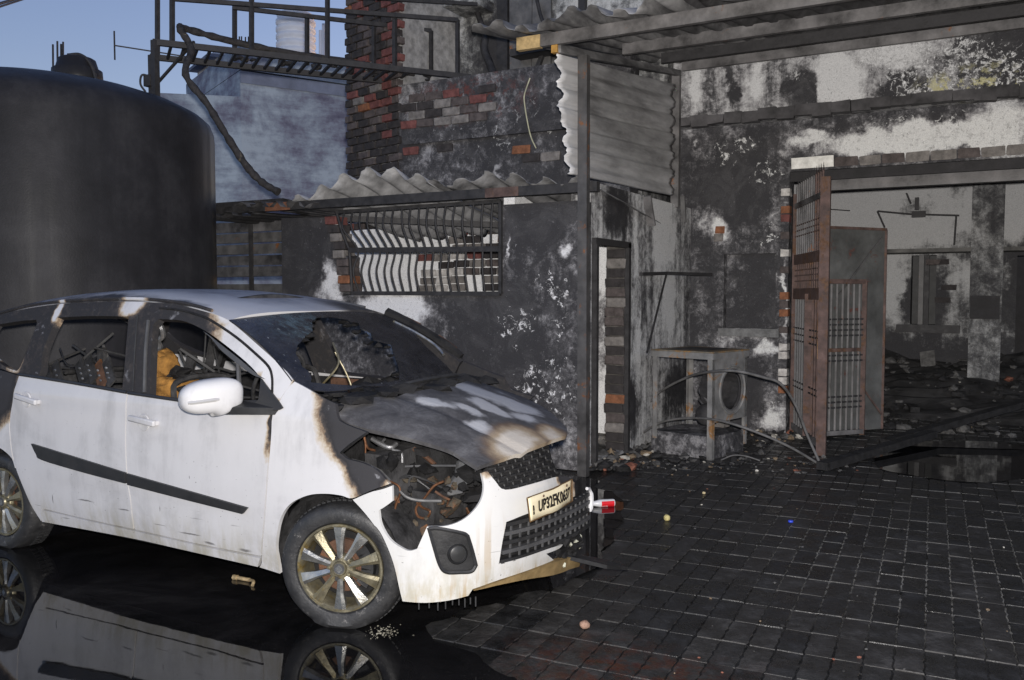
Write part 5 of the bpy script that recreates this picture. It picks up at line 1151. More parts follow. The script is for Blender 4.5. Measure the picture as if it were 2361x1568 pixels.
# ragged black headliner scraps round the hole
mb = MB()
for k in range(70):
    i = R.randrange(len(hab)); a, b = hab[i]; p = S_ws(a + R.uniform(-.02, .02), min(.98, b)); mb.rock(p - np.array([.03, 0, .02]), R.uniform(.012, .035), .5, .5)
tag(cpart(mb, 'charred_edge', M_BLACK), kind='stuff')
for s in (1,):   # left pillar: rusty, bent, bare of paint
    pl = [S_ws(1.0, t) for t in np.linspace(.02, .99, 9)]
    mb = MB(); mb.tube([p + np.array([0, .0, .01]) for p in pl], [.028, .034, .034, .03, .03, .03, .034, .038, .04], 7); cpart(mb, 'left_pillar', M_BLACK)
    mb = MB(); mb.tube([p + np.array([.02, .01, .020]) for p in pl[1:4]], .013, 6); mb2 = cpart(mb, 'rusty_strip', M_CARRUST); mb = MB(); mb.tube([p + np.array([.02, .01, .020]) for p in pl[5:8]], .015, 6); cpart(mb, 'rusty_strip', M_CARRUST)
    mb = MB(); mb.tube(spline([S_ws(.80, .80), S_ws(.82, .6), S_ws(.83, .4), S_ws(.80, .28), S_ws(.74, .2)], 5), .010, 6); cpart(mb, 'bare_pipe', M_ALU)
# cowl heap between screen and bonnet
mb = MB()
for k in range(90):
    y = R.uniform(-.74, .70); xx = R.uniform(-.30, .10) + (-.18 * (abs(y) / .7) ** 2); mb.rock((xx, y, 1.03 + .05 * (1 - (y / .8) ** 2) + R.uniform(-.03, .03)), R.uniform(.03, .09), .4, .45)
tag(cpart(mb, 'charred_cowl', M_BLACK), kind='stuff')
mb = MB(); mb.tube(spline([(-.1, -.30, 1.10), (.0, -.1, 1.135), (.02, .2, 1.14)], 5), .012, 5); mb.tube([(-.14, .0, 1.12), (-.05, .4, 1.12)], .012, 5); cpart(mb, 'wiper_arm', M_TRIM)
# A pillar seal, window trims, visor
def side_tube(name, pts, r, mat, off=.004, g=(-.6, 1.3), par=None):
    ab = tr(S_side, pts, g); P = [S_side(a, b) + np.array([0, -off, 0]) for a, b in ab]; mb = MB(); mb.tube(spline(P, 4), r, 6); return cpart(mb, name, mat, par)
side_tube('pillar_seal', [(640, 1232), (720, 1240), (800, 1262), (851, 1285), (945, 1348), (1026, 1417), (1075, 1466), (1089, 1508), (1090, 1560), (1088, 1650)], .007, M_BLACK, .002)
side_tube('belt_trim', [(78, 1497), (300, 1532), (509, 1569)], .010, M_TRIM, .004, (-2.4, 1.1), parts['rd', False]); side_tube('belt_trim', [(516, 1571), (738, 1603), (1040, 1646)], .010, M_TRIM, .004, (-1.4, 1.1), parts['fd', False])
vis = tr(S_side, [(500 + x * .3507, 1150 + y * .3507) for x, y in [(900, 500), (1000, 570), (1150, 690), (1340, 840), (1510, 985), (1610, 1048), (1480, 1005), (1330, 900), (1215, 810), (1130, 740), (1080, 690), (1000, 590)]], (-1, 1.35))
cpart(shell(S_side, vis, off=.008, th=.004, gap=0), 'window_visor', M_TRIM2)
tri = tr(S_side, [(1050, 1515), (1080, 1555), (1115, 1600), (1136, 1632), (1120, 1640), (1080, 1648), (1040, 1650), (1000, 1640), (1040, 1600)], (-.4, 1.15))
cpart(shell(S_side, tri, off=.012, th=.01, gap=0), 'mirror_sail', M_TRIM)
side_tube('window_post', [(946, 1452), (950, 1540), (950, 1600)], .012, M_TRIM2, -.01)
for (x0, x1, c0) in ((598, 575, 0),):
    side_tube('door_pillar_edge', [(596, 1282), (585, 1400), (580, 1570)], .011, M_TRIM2, .004, (-1.4, 1.4)); side_tube('door_pillar_edge', [(552, 1262), (541, 1400), (533, 1566)], .006, M_TRIM, .002, (-1.5, 1.4))
# body mouldings and handles on the doors
for pts, g, k in (([(132, 1774), (320, 1832), (506, 1890), (509, 1932), (340, 1888), (176, 1839), (152, 1815)], (-2.4, .75), 'rd'), ([(513, 1893), (760, 1963), (995, 2030), (976, 2053), (760, 1999), (517, 1937)], (-1.4, .65), 'fd')):
    o = cpart(shell(S_side, tr(S_side, pts, g), off=.014, th=.016, gap=0), 'side_moulding', M_TRIM, parts[k, False]); bevelmod(o, .004, 2)
for k, c0, c1, cc in (('rd', (60, 1583), (144, 1611), (107, 1598)), ('fd', (515, 1671), (618, 1696), (577, 1690))):
    a, b = tr(lambda p_, q_: S_side(p_, q_) + np.array([0, -.028, 0]), [c0, c1], (-2.3, 1.0)); A_ = S_side(*a) + np.array([0, -.028, 0]); B2 = S_side(*b) + np.array([0, -.028, 0]); mb = MB(); mb.bar(A_, B2, .022, .034)
    o = cpart(mb, 'handle', P_DOOR, parts[k, False]); bevelmod(o, .009, 3)
    for q in (A_ * .93 + B2 * .07, A_ * .07 + B2 * .93): mb = MB(); mb.bar(q, q + np.array([0, .03, 0]), .018, .022); cpart(mb, 'handle_foot', P_DOOR, parts[k, False])
    c_ = tr(S_side, [cc], (-1.5, 1.0))[0]; P_ = S_side(*c_); mb = MB(); Mh = Matrix.Translation(Vector(P_) + Vector((0, -.005, 0))) @ Matrix.Rotation(rad(90), 4, 'X')
    mb.lathe([(0, .0006), (.03, .0012), (.040, .004), (.045, .0035), (.048, -.004)], 24, Mh); cpart(mb, 'handle_cup', P_DOOR, parts[k, False], sharp=60)
# door mirror
cM = _co + cray(846, 1582) * ((-.965 - _co[1]) / cray(846, 1582)[1])
def superell(mb, c, r, e1=.75, e2=.75, nu=20, nv=28, M=None, shape=None):
    vs, fs = [], []; f = lambda t, e: math.copysign(abs(t) ** e, t)
    for i in range(nu + 1):
        v = -math.pi / 2 + math.pi * i / nu
        for j in range(nv):
            u = 2 * math.pi * j / nv; p = Vector((r[0] * f(math.cos(v), e1) * f(math.cos(u), e2), r[1] * f(math.cos(v), e1) * f(math.sin(u), e2), r[2] * f(math.sin(v), e1)))
            if shape: p = shape(p)
            if M: p = M @ p
            vs.append(p + Vector(c))
    for i in range(nu):
        for j in range(nv): a = i * nv + j; b = i * nv + (j + 1) % nv; fs.append((a, b, b + nv, a + nv))
    mb.add(vs, fs, True)
Mm = Matrix.Rotation(rad(-24), 4, 'Z')
mb = MB(); superell(mb, cM, (.085, .155, .084), .78, .72, M=Mm, shape=lambda p: Vector((p.x * (1 - .25 * max(0, p.y) / .155), p.y, p.z + .012 * (p.y / .155) - (.02 if p.z < 0 else 0) * (p.y > 0))))
P_MIR = paint('car_mirror_paint', 0, white=(.60, .595, .6), dirt=False); mir = cpart(mb, 'door_mirror', P_MIR, sharp=70)
def on_mir(u, w, o=.0): return Vector(cM) + Mm @ Vector((.085 * math.sqrt(max(.05, 1 - (u / .165) ** 2)) ** .6 + o, u, w))
n = NT('indicator', 'object'); n.set((.55, .54, .53), .25, .3, .6); M_IND = n.m
mb = MB(); mb.tube([on_mir(u, -.012 + .012 * u / .155, -.001) for u in np.linspace(-.132, .01, 9)], [.007] + [.0105] * 7 + [.007], 7); cpart(mb, 'indicator', M_IND, mir)
mb = MB(); mb.prism([Vector(cM) + Mm @ Vector((.02, .03, -.058)), Vector(cM) + Mm @ Vector((.03, .17, -.035)), Vector((-.40, -.80, 1.075)), Vector((-.33, -.80, 1.04)), Vector((-.37, -.82, 1.005)), Vector(cM) + Mm @ Vector((.0, .02, -.096))], (-.05, .012, .0)); o = cpart(mb, 'mirror_arm', M_TRIM, mir); bevelmod(o, .01, 2)

# ---- front bumper ----
bp_ = [(1610, 2405), (1704, 2411), (1800, 2401), (1873, 2383), (1891, 2356), (2000, 2318), (2120, 2278), (2215, 2240), (2185, 2215), (2235, 2195), (2252, 2178), (2180, 2200), (1994, 2256), (1998, 2240), (2010, 2165), (2025, 2088), (2109, 2055), (2200, 2025), (2300, 1985), (2298, 1930), (2240, 1905), (2130, 1935), (2021, 1959), (1980, 1923), (1949, 1883), (1927, 1892), (1936, 1950), (1918, 2013), (1864, 2071), (1793, 2102), (1708, 2107), (1690, 2147), (1668, 2196), (1640, 2203), (1614, 2196), (1561, 2160), (1525, 2102), (1514, 2042), (1570, 2004), (1568, 1943), (1480, 1970), (1411, 1999), (1454, 2046), (1507, 2110), (1543, 2173), (1574, 2254), (1597, 2352)]
bab = tr(S_bump, bp_, (.2, .22))
fog = tr(S_bump, [(1712, 2112), (1760, 2112), (1850, 2130), (1872, 2142), (1890, 2200), (1906, 2262), (1887, 2287), (1840, 2291), (1784, 2290), (1758, 2262), (1735, 2190)], (.5, .5))
bum = cpart(shell(S_bump, bab, [fog], grid=.06, gridb=.04, th=.015, gap=0), 'front_bumper', P_BUMP)
o = cpart(shell(S_bump, fog, grid=.05, th=.02, off=-.03, gap=-.004), 'fog_lamp_bezel', M_TRIM, bum)
fp = [S_bump(*q) for q in smooth_poly(fog)]; fp2 = [p * 1.0 for p in fp]
def ring(P, r, name, mat, par, off=0.0):
    mb = MB(); c_ = sum(P) / len(P); Q_ = [p + (c_ - p) * off for p in P]; mb.tube(list(Q_) + [Q_[0], Q_[1]], r, 6, cap=False); return cpart(mb, name, mat, par)
ring(fp, .009, 'bezel_rim', M_TRIM, bum, .02); fr = [p + (sum(fp) / len(fp) - p) * .55 for p in fp]
fc = Vector(S_bump(*solve(S_bump, 1838, 2222, (.6, .42)))); fdir = Vector((.75, -.62, .05)).normalized(); qm = fdir.to_track_quat('Z', 'Y').to_matrix().to_4x4()
mb = MB(); mb.lathe([(.046, -.03), (.047, -.004), (.041, .002), (.036, -.012), (.0, -.024)], 28, Matrix.Translation(fc - fdir * .022) @ qm); cpart(mb, 'fog_lamp', M_TRIM, bum, sharp=60)
n = NT('lamp_glass', 'object'); n.set((.03, .03, .03), .3, 0, .5); mb = MB(); mb.lathe([(.035, -.014), (.025, -.011), (0, -.009)], 24, Matrix.Translation(fc - fdir * .012) @ qm); cpart(mb, 'fog_lamp_lens', n.m, bum, sharp=80)
# lower grille slats and upper mesh grille
def bz_(y0, z): # point on the bumper skin at a given y
    c_ = (abs(y0) / .845) ** 1.25; th_ = math.acos(min(1, c_)); th_ = th_ if y0 < 0 else math.pi - th_; return S_bump(th_, z)
for i in range(5):
    z = .535 - i * .042; mb = MB(); y0 = -.505 - i * .008; P = [bz_(y, z - .012 * (y + .5)) + np.array([-.016, 0, 0]) for y in np.linspace(y0, .30, 12)]
    for a, b in zip(P[:-1], P[1:]): mb.bar(a, b, .03, .018)
    cpart(mb, 'grille_slat', M_TRIM2 if i % 2 else M_TRIM, bum)
mb = MB(); vs = []; 
for y in np.linspace(-.53, .36, 14): vs += [bz_(y, .60) + np.array([-.06, 0, 0]), bz_(y, .33) + np.array([-.06, 0, 0])]
mb.add(vs, [(2 * i, 2 * i + 1, 2 * i + 3, 2 * i + 2) for i in range(13)], True); cpart(mb, 'grille_back', M_BLACK, bum, fix=False)
mb = MB()
for i in range(14): y = -.47 + i * .058; mb.bar(bz_(y, .54) + np.array([-.014, 0, 0]), bz_(y - .01, .36) + np.array([-.014, 0, 0]), .008, .010)
cpart(mb, 'grille_rib', M_TRIM2, bum)
ug = tr(S_bump, [(1949, 1882), (1975, 1858), (2016, 1836), (2110, 1800), (2217, 1772), (2235, 1840), (2262, 1895), (2240, 1906), (2130, 1936), (2021, 1960), (1980, 1923)], (.95, .8))
ug = [(a, b) for a, b in ug]
grl = cpart(shell(S_bump, ug, grid=.05, th=.01, off=-.035, gap=0), 'upper_grille', M_BLACK, None)
ulo, uhi = min(q[0] for q in ug), max(q[0] for q in ug); zlo, zhi = min(q[1] for q in ug), max(q[1] for q in ug)
mb = MB(); row = 0; z = zlo + .012
while z < zhi:
    th_ = ulo + (.04 if row % 2 else .0)
    while th_ < uhi + .25:
        if inpoly(th_, z, ug):
            p = S_bump(th_, z); t_ = (S_bump(th_ + .01, z) - p); t_ /= np.linalg.norm(t_); p = p + np.array([-.028, 0, 0]); mb.bar(p - t_ * .021, p + t_ * .021 , .014, .010); mb.bar(p + t_ * .021, p + t_ * .024 + np.array([.004, 0, -.018]), .006, .006)
        th_ += .08
    z += .024; row += 1
cpart(mb, 'grille_mesh', M_TRIM, grl)
lip = tr(S_bump, [(1893, 2360), (2000, 2322), (2110, 2285), (2215, 2245), (2300, 2225), (2318, 2240), (2312, 2264), (2240, 2289), (2120, 2312), (2007, 2334)], (.75, .24))
cpart(shell(S_bump, lip, off=.008, th=.03, gap=0), 'bumper_lip', simple('scorched_lip', (.26, .18, .08), .7, 0, .6, 6, .5, 'object'), bum)
mb = MB(); mb.prism([(.80, .02, .24), (.96, .18, .17), (.98, .42, .10), (.84, .42, .12), (.76, .20, .20)], (0, 0, .02)); cpart(mb, 'melted_undertray', M_TRIM, bum)
mb = MB()
for k in range(26): p = bz_(R.uniform(-.05, .22), R.uniform(.21, .35)); mb.rock(p + np.array([-.02, 0, 0]), R.uniform(.015, .045), .5, .8)
tag(cpart(mb, 'melted_lumps', M_BLACK, bum), kind='stuff')
mb = MB()
for k in range(9): p = bz_(R.uniform(-.05, .2), R.uniform(.22, .34)); mb.rock(p, R.uniform(.008, .02), .5, .8)
tag(cpart(mb, 'melted_drips', simple('melted_white', (.45, .45, .36), .6, 0, .3, 20, .3, 'object'), bum), kind='stuff')
mb = MB()
pa = [bz_(.24, .565), bz_(.285, .55), bz_(.305, .50), bz_(.29, .43)]; mb.tube(spline(pa, 4), [.009] * 6 + [.014] * 6 + [.006], 7); cpart(mb, 'bumper_scrap', P_MIR, bum)
mb = MB(); [mb.tube([bz_(y, .215) + np.array([-.03, 0, 0]), bz_(y, .215) + np.array([-.03, 0, -R.uniform(.02, .05)])], .004, 4) for y in np.linspace(-.80, -.62, 9)]; cpart(mb, 'dripping_clip', M_TRIM, bum)
# number plate
def onx(px, py, x): d = cray(px, py); return Vector(_co + d * ((x - _co[0]) / d[0]))
n = NT('plate_enamel', 'object'); f = n.noise(9, 5, .65); yy = n.sep()
n.set(n.mix(n.ss(n.math('ADD', f, n.math('MULTIPLY', yy[1], .8)), .42, .72), (.86, .76, .52), n.ramp(n.noise(20, 4), [(.3, (.52, .31, .11)), (.7, (.72, .50, .22))])), .5, 0, .4); n.bump(n.noise(25, 4), .15, .004); M_PLATE = n.m
pTL, pBL, pTR, pBR = onx(2109, 1992, .842), onx(2121, 2087, .852), onx(2287, 1918, .85), onx(2289, 2004, .858)
NXP, NYP = 16, 4; vs = []; fs = []
for i in range(NXP + 1):
    for j in range(NYP + 1):
        a, b = i / NXP, j / NYP; p = pTL.lerp(pTR, a).lerp(pBL.lerp(pBR, a), b); p.x += .014 * math.sin(a * math.pi) + .004 * math.sin(a * 9 + b * 3); vs.append(p)
for i in range(NXP):
    for j in range(NYP): k = i * (NYP + 1) + j; fs.append((k, k + 1, k + NYP + 2, k + NYP + 1))
mb = MB(); mb.add(vs, fs, True); plate = cpart(mb, 'number_plate', M_PLATE, fix=False); s_ = plate.modifiers.new('thickness', 'SOLIDIFY'); s_.thickness = .003; s_.offset = -1
for f in plate.data.polygons:
    if f.normal.x < 0: f.flip()
ep = [pTL, pTL.lerp(pTR, .5) + Vector((.014, 0, 0)), pTR, pBR, pBL.lerp(pBR, .5) + Vector((.014, 0, 0)), pBL, pTL]
mb = MB(); mb.tube(ep, .004, 5, cap=False); cpart(mb, 'plate_edge', simple('plate_edge_scorch', (.12, .07, .03), .7, 0, .4, 9, .2, 'object'), plate)
def text_mesh(s, size, mat, extr=.001):
    cu = bpy.data.curves.new('lettering', 'FONT'); cu.body = s; cu.size = size; cu.extrude = extr; cu.align_x = 'CENTER'; cu.align_y = 'CENTER'; cu.resolution_u = 3; cu.offset = .0030
    to = bpy.data.objects.new('lettering_source', cu); COL.objects.link(to); dg = bpy.context.evaluated_depsgraph_get(); me = bpy.data.meshes.new_from_object(to.evaluated_get(dg)); bpy.data.objects.remove(to); me.materials.clear(); me.materials.append(mat); return me
M_INK = simple('plate_ink', (.022, .018, .015), .6, 0, .4, 20, .1, 'object')
tx = text_mesh('UP32FK0637', .098, M_INK); wX = max(v.co.x for v in tx.vertices) - min(v.co.x for v in tx.vertices); wYt = max(v.co.y for v in tx.vertices) - min(v.co.y for v in tx.vertices)
def onplate(a, b, o=.004):
    p = pTL.lerp(pTR, a).lerp(pBL.lerp(pBR, a), b); p.x += .014 * math.sin(a * math.pi) + .004 * math.sin(a * 9 + b * 3) + o; return p
for v in tx.vertices: v.co = onplate(.53 + v.co.x / wX * .74, .52 - v.co.y / wYt * .52, .0045 + v.co.z)
link('plate_lettering', tx, plate)
tx = text_mesh('IND', .03, M_INK); wX = max(v.co.x for v in tx.vertices) - min(v.co.x for v in tx.vertices); wYt = max(v.co.y for v in tx.vertices) - min(v.co.y for v in tx.vertices)
for v in tx.vertices: v.co = onplate(.065 + v.co.y / wYt * -.025, .55 - v.co.x / wX * .40, .0045 + v.co.z)
link('plate_lettering', tx, plate)
for a, b in ((.27, .12), (.80, .10)):
    p = onplate(a, b, .005); mb = MB(); mb.lathe([(0, .004), (.006, .003), (.007, 0)], 10, Matrix.Translation(p) @ Matrix.Rotation(rad(90), 4, 'Y')); cpart(mb, 'plate_screw', M_CARRUST, plate)

# ---- engine bay ----
mb = MB(); mb.box((-.25, -.46, .26), (.58, .62, .50)); cpart(mb, 'engine_tray', M_BLACK)
mb = MB(); mb.box((-.2, -.25, .5), (.36, .35, .88)); superell(mb, (.22, -.35, .74), (.16, .13, .14), .5, .5); cpart(mb, 'engine_block', M_BLACK)
mb = MB(); mb.box((.30, -.62, .42), (.42, -.30, .66), .02); mb.box((.05, -.66, .60), (.22, -.48, .84), .02); cpart(mb, 'battery_tray', M_CHAR2)
mb = MB()
for k in range(150):
    x, y = R.uniform(.0, .62), R.uniform(-.70, -.1); y = min(y, -.05); z = R.uniform(.45, .84) - .25 * max(0, x - .3)
    if x > .35 and y < -.55 - 0 * x: y = -.5
    mb.rock((x, y, z), R.uniform(.015, .05), .5, .8)
tag(cpart(mb, 'charred_lumps', M_BLACK), kind='stuff'); mb = MB()
for k in range(26): mb.rock((R.uniform(.2, .55), R.uniform(-.66, -.45), R.uniform(.44, .74)), R.uniform(.012, .035), .5, .8)
tag(cpart(mb, 'scorched_lumps', simple('scorched_mix', (.075, .062, .045), .85, 0, .8, 18, .8, 'object', rust=.3)), kind='stuff')
def ct(name, pts, r, mat, n=7, g=None): mb = MB(); mb.tube(spline(pts, 5), r, n); return cpart(mb, name, mat)
def bp3(px, py, y): d = cray(px, py); return _co + d * ((y - _co[1]) / d[1])
ct('bare_pipe', [bp3(1488, 1755, -.60), bp3(1520, 1775, -.60), bp3(1560, 1790, -.59), bp3(1585, 1775, -.55)], .012, M_PIPE)
ct('bare_pipe', [bp3(1540, 1755, -.58), bp3(1530, 1770, -.58), bp3(1545, 1785, -.57)], .007, M_PIPE)
ct('bare_pipe', [bp3(1570, 1800, -.58), bp3(1605, 1810, -.58), bp3(1610, 1850, -.58)], .007, M_PIPE); ct('bare_pipe', [bp3(1585, 1812, -.56), bp3(1580, 1830, -.56), bp3(1592, 1862, -.56)], .009, M_PIPE)
ct('stay_rod', [bp3(1620, 1866, -.58), bp3(1720, 1863, -.52), bp3(1826, 1863, -.5)], .006, M_TRIM2)
ct('rusty_strip', [bp3(1655, 1795, -.5), bp3(1700, 1825, -.5), bp3(1740, 1858, -.5)], .011, M_CARRUST)
ct('copper_wire', [bp3(1455, 1742, -.66), bp3(1470, 1790, -.66), bp3(1500, 1802, -.66)], .006, M_COPPER); ct('copper_wire', [bp3(1458, 1742, -.67), bp3(1462, 1780, -.67), bp3(1462, 1812, -.67)], .004, M_COPPER)
ct('copper_wire', [bp3(1775, 1925, -.62), bp3(1735, 1945, -.63), bp3(1700, 1990, -.64), bp3(1665, 2030, -.64), bp3(1672, 2065, -.64), bp3(1705, 2072, -.64), bp3(1720, 2045, -.64), bp3(1690, 2030, -.63), bp3(1668, 2010, -.63)], .006, M_COPPER)
ct('copper_wire', [bp3(1560, 1925, -.68), bp3(1595, 1945, -.68), bp3(1600, 1975, -.68), bp3(1585, 2010, -.67), bp3(1575, 2050, -.67)], .005, M_COPPER); ct('copper_wire', [bp3(1595, 1990, -.68), bp3(1580, 2040, -.68), bp3(1590, 2075, -.68)], .005, M_COPPER)
ct('burnt_loom', [bp3(1600, 1965, -.70), bp3(1630, 1990, -.69), bp3(1680, 2002, -.66), bp3(1765, 2004, -.6)], .009, M_TRIM2); ct('burnt_loom', [bp3(1740, 1965, -.6), bp3(1770, 1985, -.58), bp3(1800, 2000, -.55)], .006, M_CARRUST)
for k in range(4): ct('burnt_loom', [bp3(R.uniform(1560, 1640), R.uniform(1880, 2000), -.6), bp3(R.uniform(1600, 1720), R.uniform(1900, 2080), -.58), bp3(R.uniform(1700, 1850), R.uniform(1880, 2060), -.5)], R.choice([.004, .006]), R.choice([M_TRIM, M_CHAR2, M_TRIM2]))
br_ = [bp3(x, y, -.50) for x, y in [(1836, 1848), (1870, 1838), (1912, 1876), (1890, 1908), (1868, 1940), (1850, 1975), (1800, 1985), (1778, 1975), (1800, 1935), (1828, 1900)]]
mb = MB(); mb.prism([Vector(p) for p in br_], (-.03, .02, 0)); o = cpart(mb, 'radiator_bracket', simple('bare_bracket', (.17, .17, .172), .5, .5, .6, 7, .4, 'object')); bevelmod(o, .005, 2)
hl = [bp3(x, y, -.70) for x, y in [(1395, 1838), (1450, 1853), (1510, 1884), (1558, 1934), (1480, 1962), (1415, 1985), (1398, 1940), (1388, 1890)]]
# headlamp shelf: grey burnt inner plate below the missing lamp
mb = MB(); mb.prism([Vector(p) for p in hl], (0, .03, 0)); cpart(mb, 'lamp_shelf', simple('bare_grey', (.13, .13, .132), .7, .1, .6, 9, .5, 'object'))
mb = MB(); mb.tube([S_side(*q) + np.array([0, .0, 0]) for q in tr(S_side, [(1364, 1812), (1400, 1780), (1472, 1730)], (.05, .9))], .006, 5); cpart(mb, 'lamp_edge', M_BLACK)
# ---- cabin: burnt seat frames and dash ----
def seatback(x, y, z0, w, h, tilt, name='seat_back'):
    t = Matrix.Translation((x, y, z0)) @ Matrix.Rotation(rad(-tilt), 4, 'Y'); q = lambda a, b, c_=0: t @ Vector((c_, a, b))
    mb = MB(); mb.tube(spline([q(-w, 0), q(-w, h * .8), q(-w * .7, h), q(w * .7, h), q(w, h * .8), q(w, 0)], 4), .018, 6); o = cpart(mb, name, M_CHAR2)
    for k in range(4): mb = MB(); a = -w + 2 * w * (k + .5) / 4; mb.bar(q(a, .05), q(a, h * .6), .05, .012); cpart(mb, 'seat_slat', M_CHAR2 if k != 2 else M_CARRUST, o)
    for k in range(3): mb = MB(); b = .12 + h * .6 * k / 3; mb.bar(q(-w, b), q(w, b), .016, .016); cpart(mb, 'seat_rail', M_PIPE if k == 2 else M_CHAR2, o)
    return o
for y in (-.38, .38): seatback(-1.25, y, .5, .22, .62, 14); seatback(-2.15, y, .55, .26, .50, 16)
seatback(-2.95, 0, .6, .5, .45, 14)
def ry(px, py, y): d = cray(px, py); return _co + d * ((y - _co[1]) / d[1])
mb = MB()
for (px, py, r, kz) in ((655, 1462, .072, 1.15), (640, 1490, .055, .8), (690, 1555, .11, .7), (620, 1570, .10, .6), (660, 1445, .045, 1.2)):
    ph = R.uniform(0, 6); superell(mb, ry(px, py, -.44), (r, r * 1.2, r * kz), .8, .8, 14, 18, shape=lambda p: p * (1 + .14 * math.sin(p.x * 70 + ph) + .12 * math.sin(p.z * 83 + p.y * 51) + .06 * math.sin(p.z * 190 + p.x * 150)))
tag(cpart(mb, 'scorched_seat_foam', M_FOAM, sharp=80), kind='stuff')
mb = MB(); [mb.rock(ry(R.uniform(590, 740), R.uniform(1480, 1580), -.46), R.uniform(.02, .05), .5, .6) for _ in range(26)]; tag(cpart(mb, 'charred_foam', M_BLACK), kind='stuff')
mb = MB(); mb.tube(spline([ry(612, 1345, -.40), ry(628, 1302, -.44), ry(645, 1310, -.44), ry(650, 1345, -.42), ry(632, 1365, -.42), ry(640, 1390, -.40), ry(612, 1400, -.42), ry(655, 1420, -.42)], 5), .017, 6); cpart(mb, 'head_rest_frame', M_PIPE)
mb = MB(); mb.box((-.62, -.70, .80), (-.30, .70, 1.00), .03); [mb.rock((R.uniform(-.65, -.3), R.uniform(-.7, .7), R.uniform(.92, 1.05)), R.uniform(.04, .09), .4, .6) for _ in range(36)]; cpart(mb, 'charred_dash', M_BLACK)
mb = MB(); mb.box((-.80, .66, .72), (-.28, .70, 1.04), .01); mb.box((-1.3, .64, .7), (-.85, .68, 1.02), .01); cpart(mb, 'rusted_door_inner', M_CARRUST)
mb = MB(); mb.box((-.66, .05, .84), (-.63, .62, 1.02), .01); cpart(mb, 'rusted_dash_rail', M_CARRUST)
ct('bare_pipe', [(-.5, -.35, 1.10), (-.42, -.30, 1.22), (-.5, -.25, 1.33)], .006, M_ALUD); ct('bare_pipe', [(-.36, -.22, 1.0), (-.40, -.25, 1.15), (-.46, -.28, 1.28)], .005, M_ALUD)
ct('steering_column', [(-.45, -.36, .92), (-.62, -.37, 1.02), (-.75, -.38, 1.1)], .025, M_CHAR2)
mb = MB(); cs = Vector((-.78, -.38, 1.12)); u1, u2 = Vector((0, 1, 0)), Vector((.45, 0, .89)); mb.tube([cs + (u1 * math.cos(t) + u2 * math.sin(t)) * .18 for t in np.linspace(0, 6.283, 28)], .011, 6, cap=False); cpart(mb, 'steering_rim', M_CHAR2)
for k in range(7): ct('burnt_loom', [(R.uniform(-2.4, -.7), R.uniform(-.5, .5), R.uniform(.95, 1.3)), (R.uniform(-2.4, -.7), R.uniform(-.5, .5), R.uniform(.9, 1.1)), (R.uniform(-2.4, -.7), R.uniform(-.5, .5), R.uniform(.8, 1.0))], .007, R.choice([M_CHAR2, M_TRIM2]))
for x in (-1.5, -1.2, -2.0): ct('roof_bow', [(x, -.55, 1.52), (x, 0, 1.58), (x, .55, 1.52)], .02, M_CHAR2)

for k, (nx, ny) in enumerate([(186, 1490), (232, 1500), (330, 1492), (362, 1480), (402, 1500), (436, 1490)]):
    c0, c1 = Vector(ry(nx - 14, ny - 46, -.46)), Vector(ry(nx + 12, ny + 46, -.52)); mb = MB(); mb.bar(c0, c1, .085, .012, up=(0, -1, .2)); o = cpart(mb, 'seat_plate', M_CHAR2 if k != 4 else M_CARRUST)
    for j in range(3): mb = MB(); superell(mb, c0.lerp(c1, .3 + .22 * j) + Vector((.0, -.010, 0)), (.013, .004, .008), 1, 1, 6, 8); cpart(mb, 'plate_hole', M_PIPE, o)
for k in range(5): ct('burnt_loom', [ry(R.uniform(170, 500), R.uniform(1330, 1500), -.3), ry(R.uniform(170, 500), R.uniform(1400, 1500), -.2), ry(R.uniform(170, 500), R.uniform(1300, 1480), .1)], R.choice([.006, .010]), R.choice([M_CHAR2, M_TRIM2]))
for k in range(5): ct('burnt_loom', [ry(R.uniform(700, 900), R.uniform(1330, 1560), -.3), ry(R.uniform(700, 950), R.uniform(1400, 1560), -.1), ry(R.uniform(700, 960), R.uniform(1350, 1560), .2)], R.choice([.005, .009]), R.choice([M_CHAR2, M_TRIM2, M_TRIM]))
for px in (722, 735, 800, 828): mb = MB(); mb.bar(ry(px, 1490, -.05), ry(px + 4, 1545, -.05), .02, .01); cpart(mb, 'bare_bracket', M_PIPE)
mb = MB(); mb.prism([Vector(ry(*q, .0)) for q in ((735, 1488), (830, 1496), (880, 1530), (735, 1530))], (0, .01, 0)); cpart(mb, 'rusted_panel', M_CARRUST)
for p, q in (((-2.2, .45, 1.0), (-2.05, .5, 1.45)), ((-1.75, .5, 1.05), (-1.95, .5, 1.45)), ((-2.35, .5, 1.0), (-2.3, .55, 1.4)), ((-1.7, -.3, .9), (-1.8, -.1, 1.2)), ((-2.3, -.4, .9), (-2.35, -.35, 1.25))):
    mb = MB(); mb.bar(p, q, .06, .03); cpart(mb, 'seat_post', M_CHAR2)
mb = MB(); mb.box((-2.45, -.45, .55), (-1.62, .55, .95), .05); cpart(mb, 'charred_seat_base', M_BLACK)
mb = MB(); mb.box((-1.5, -.55, .5), (-.85, .6, .82), .05); cpart(mb, 'charred_seat_base', M_BLACK)
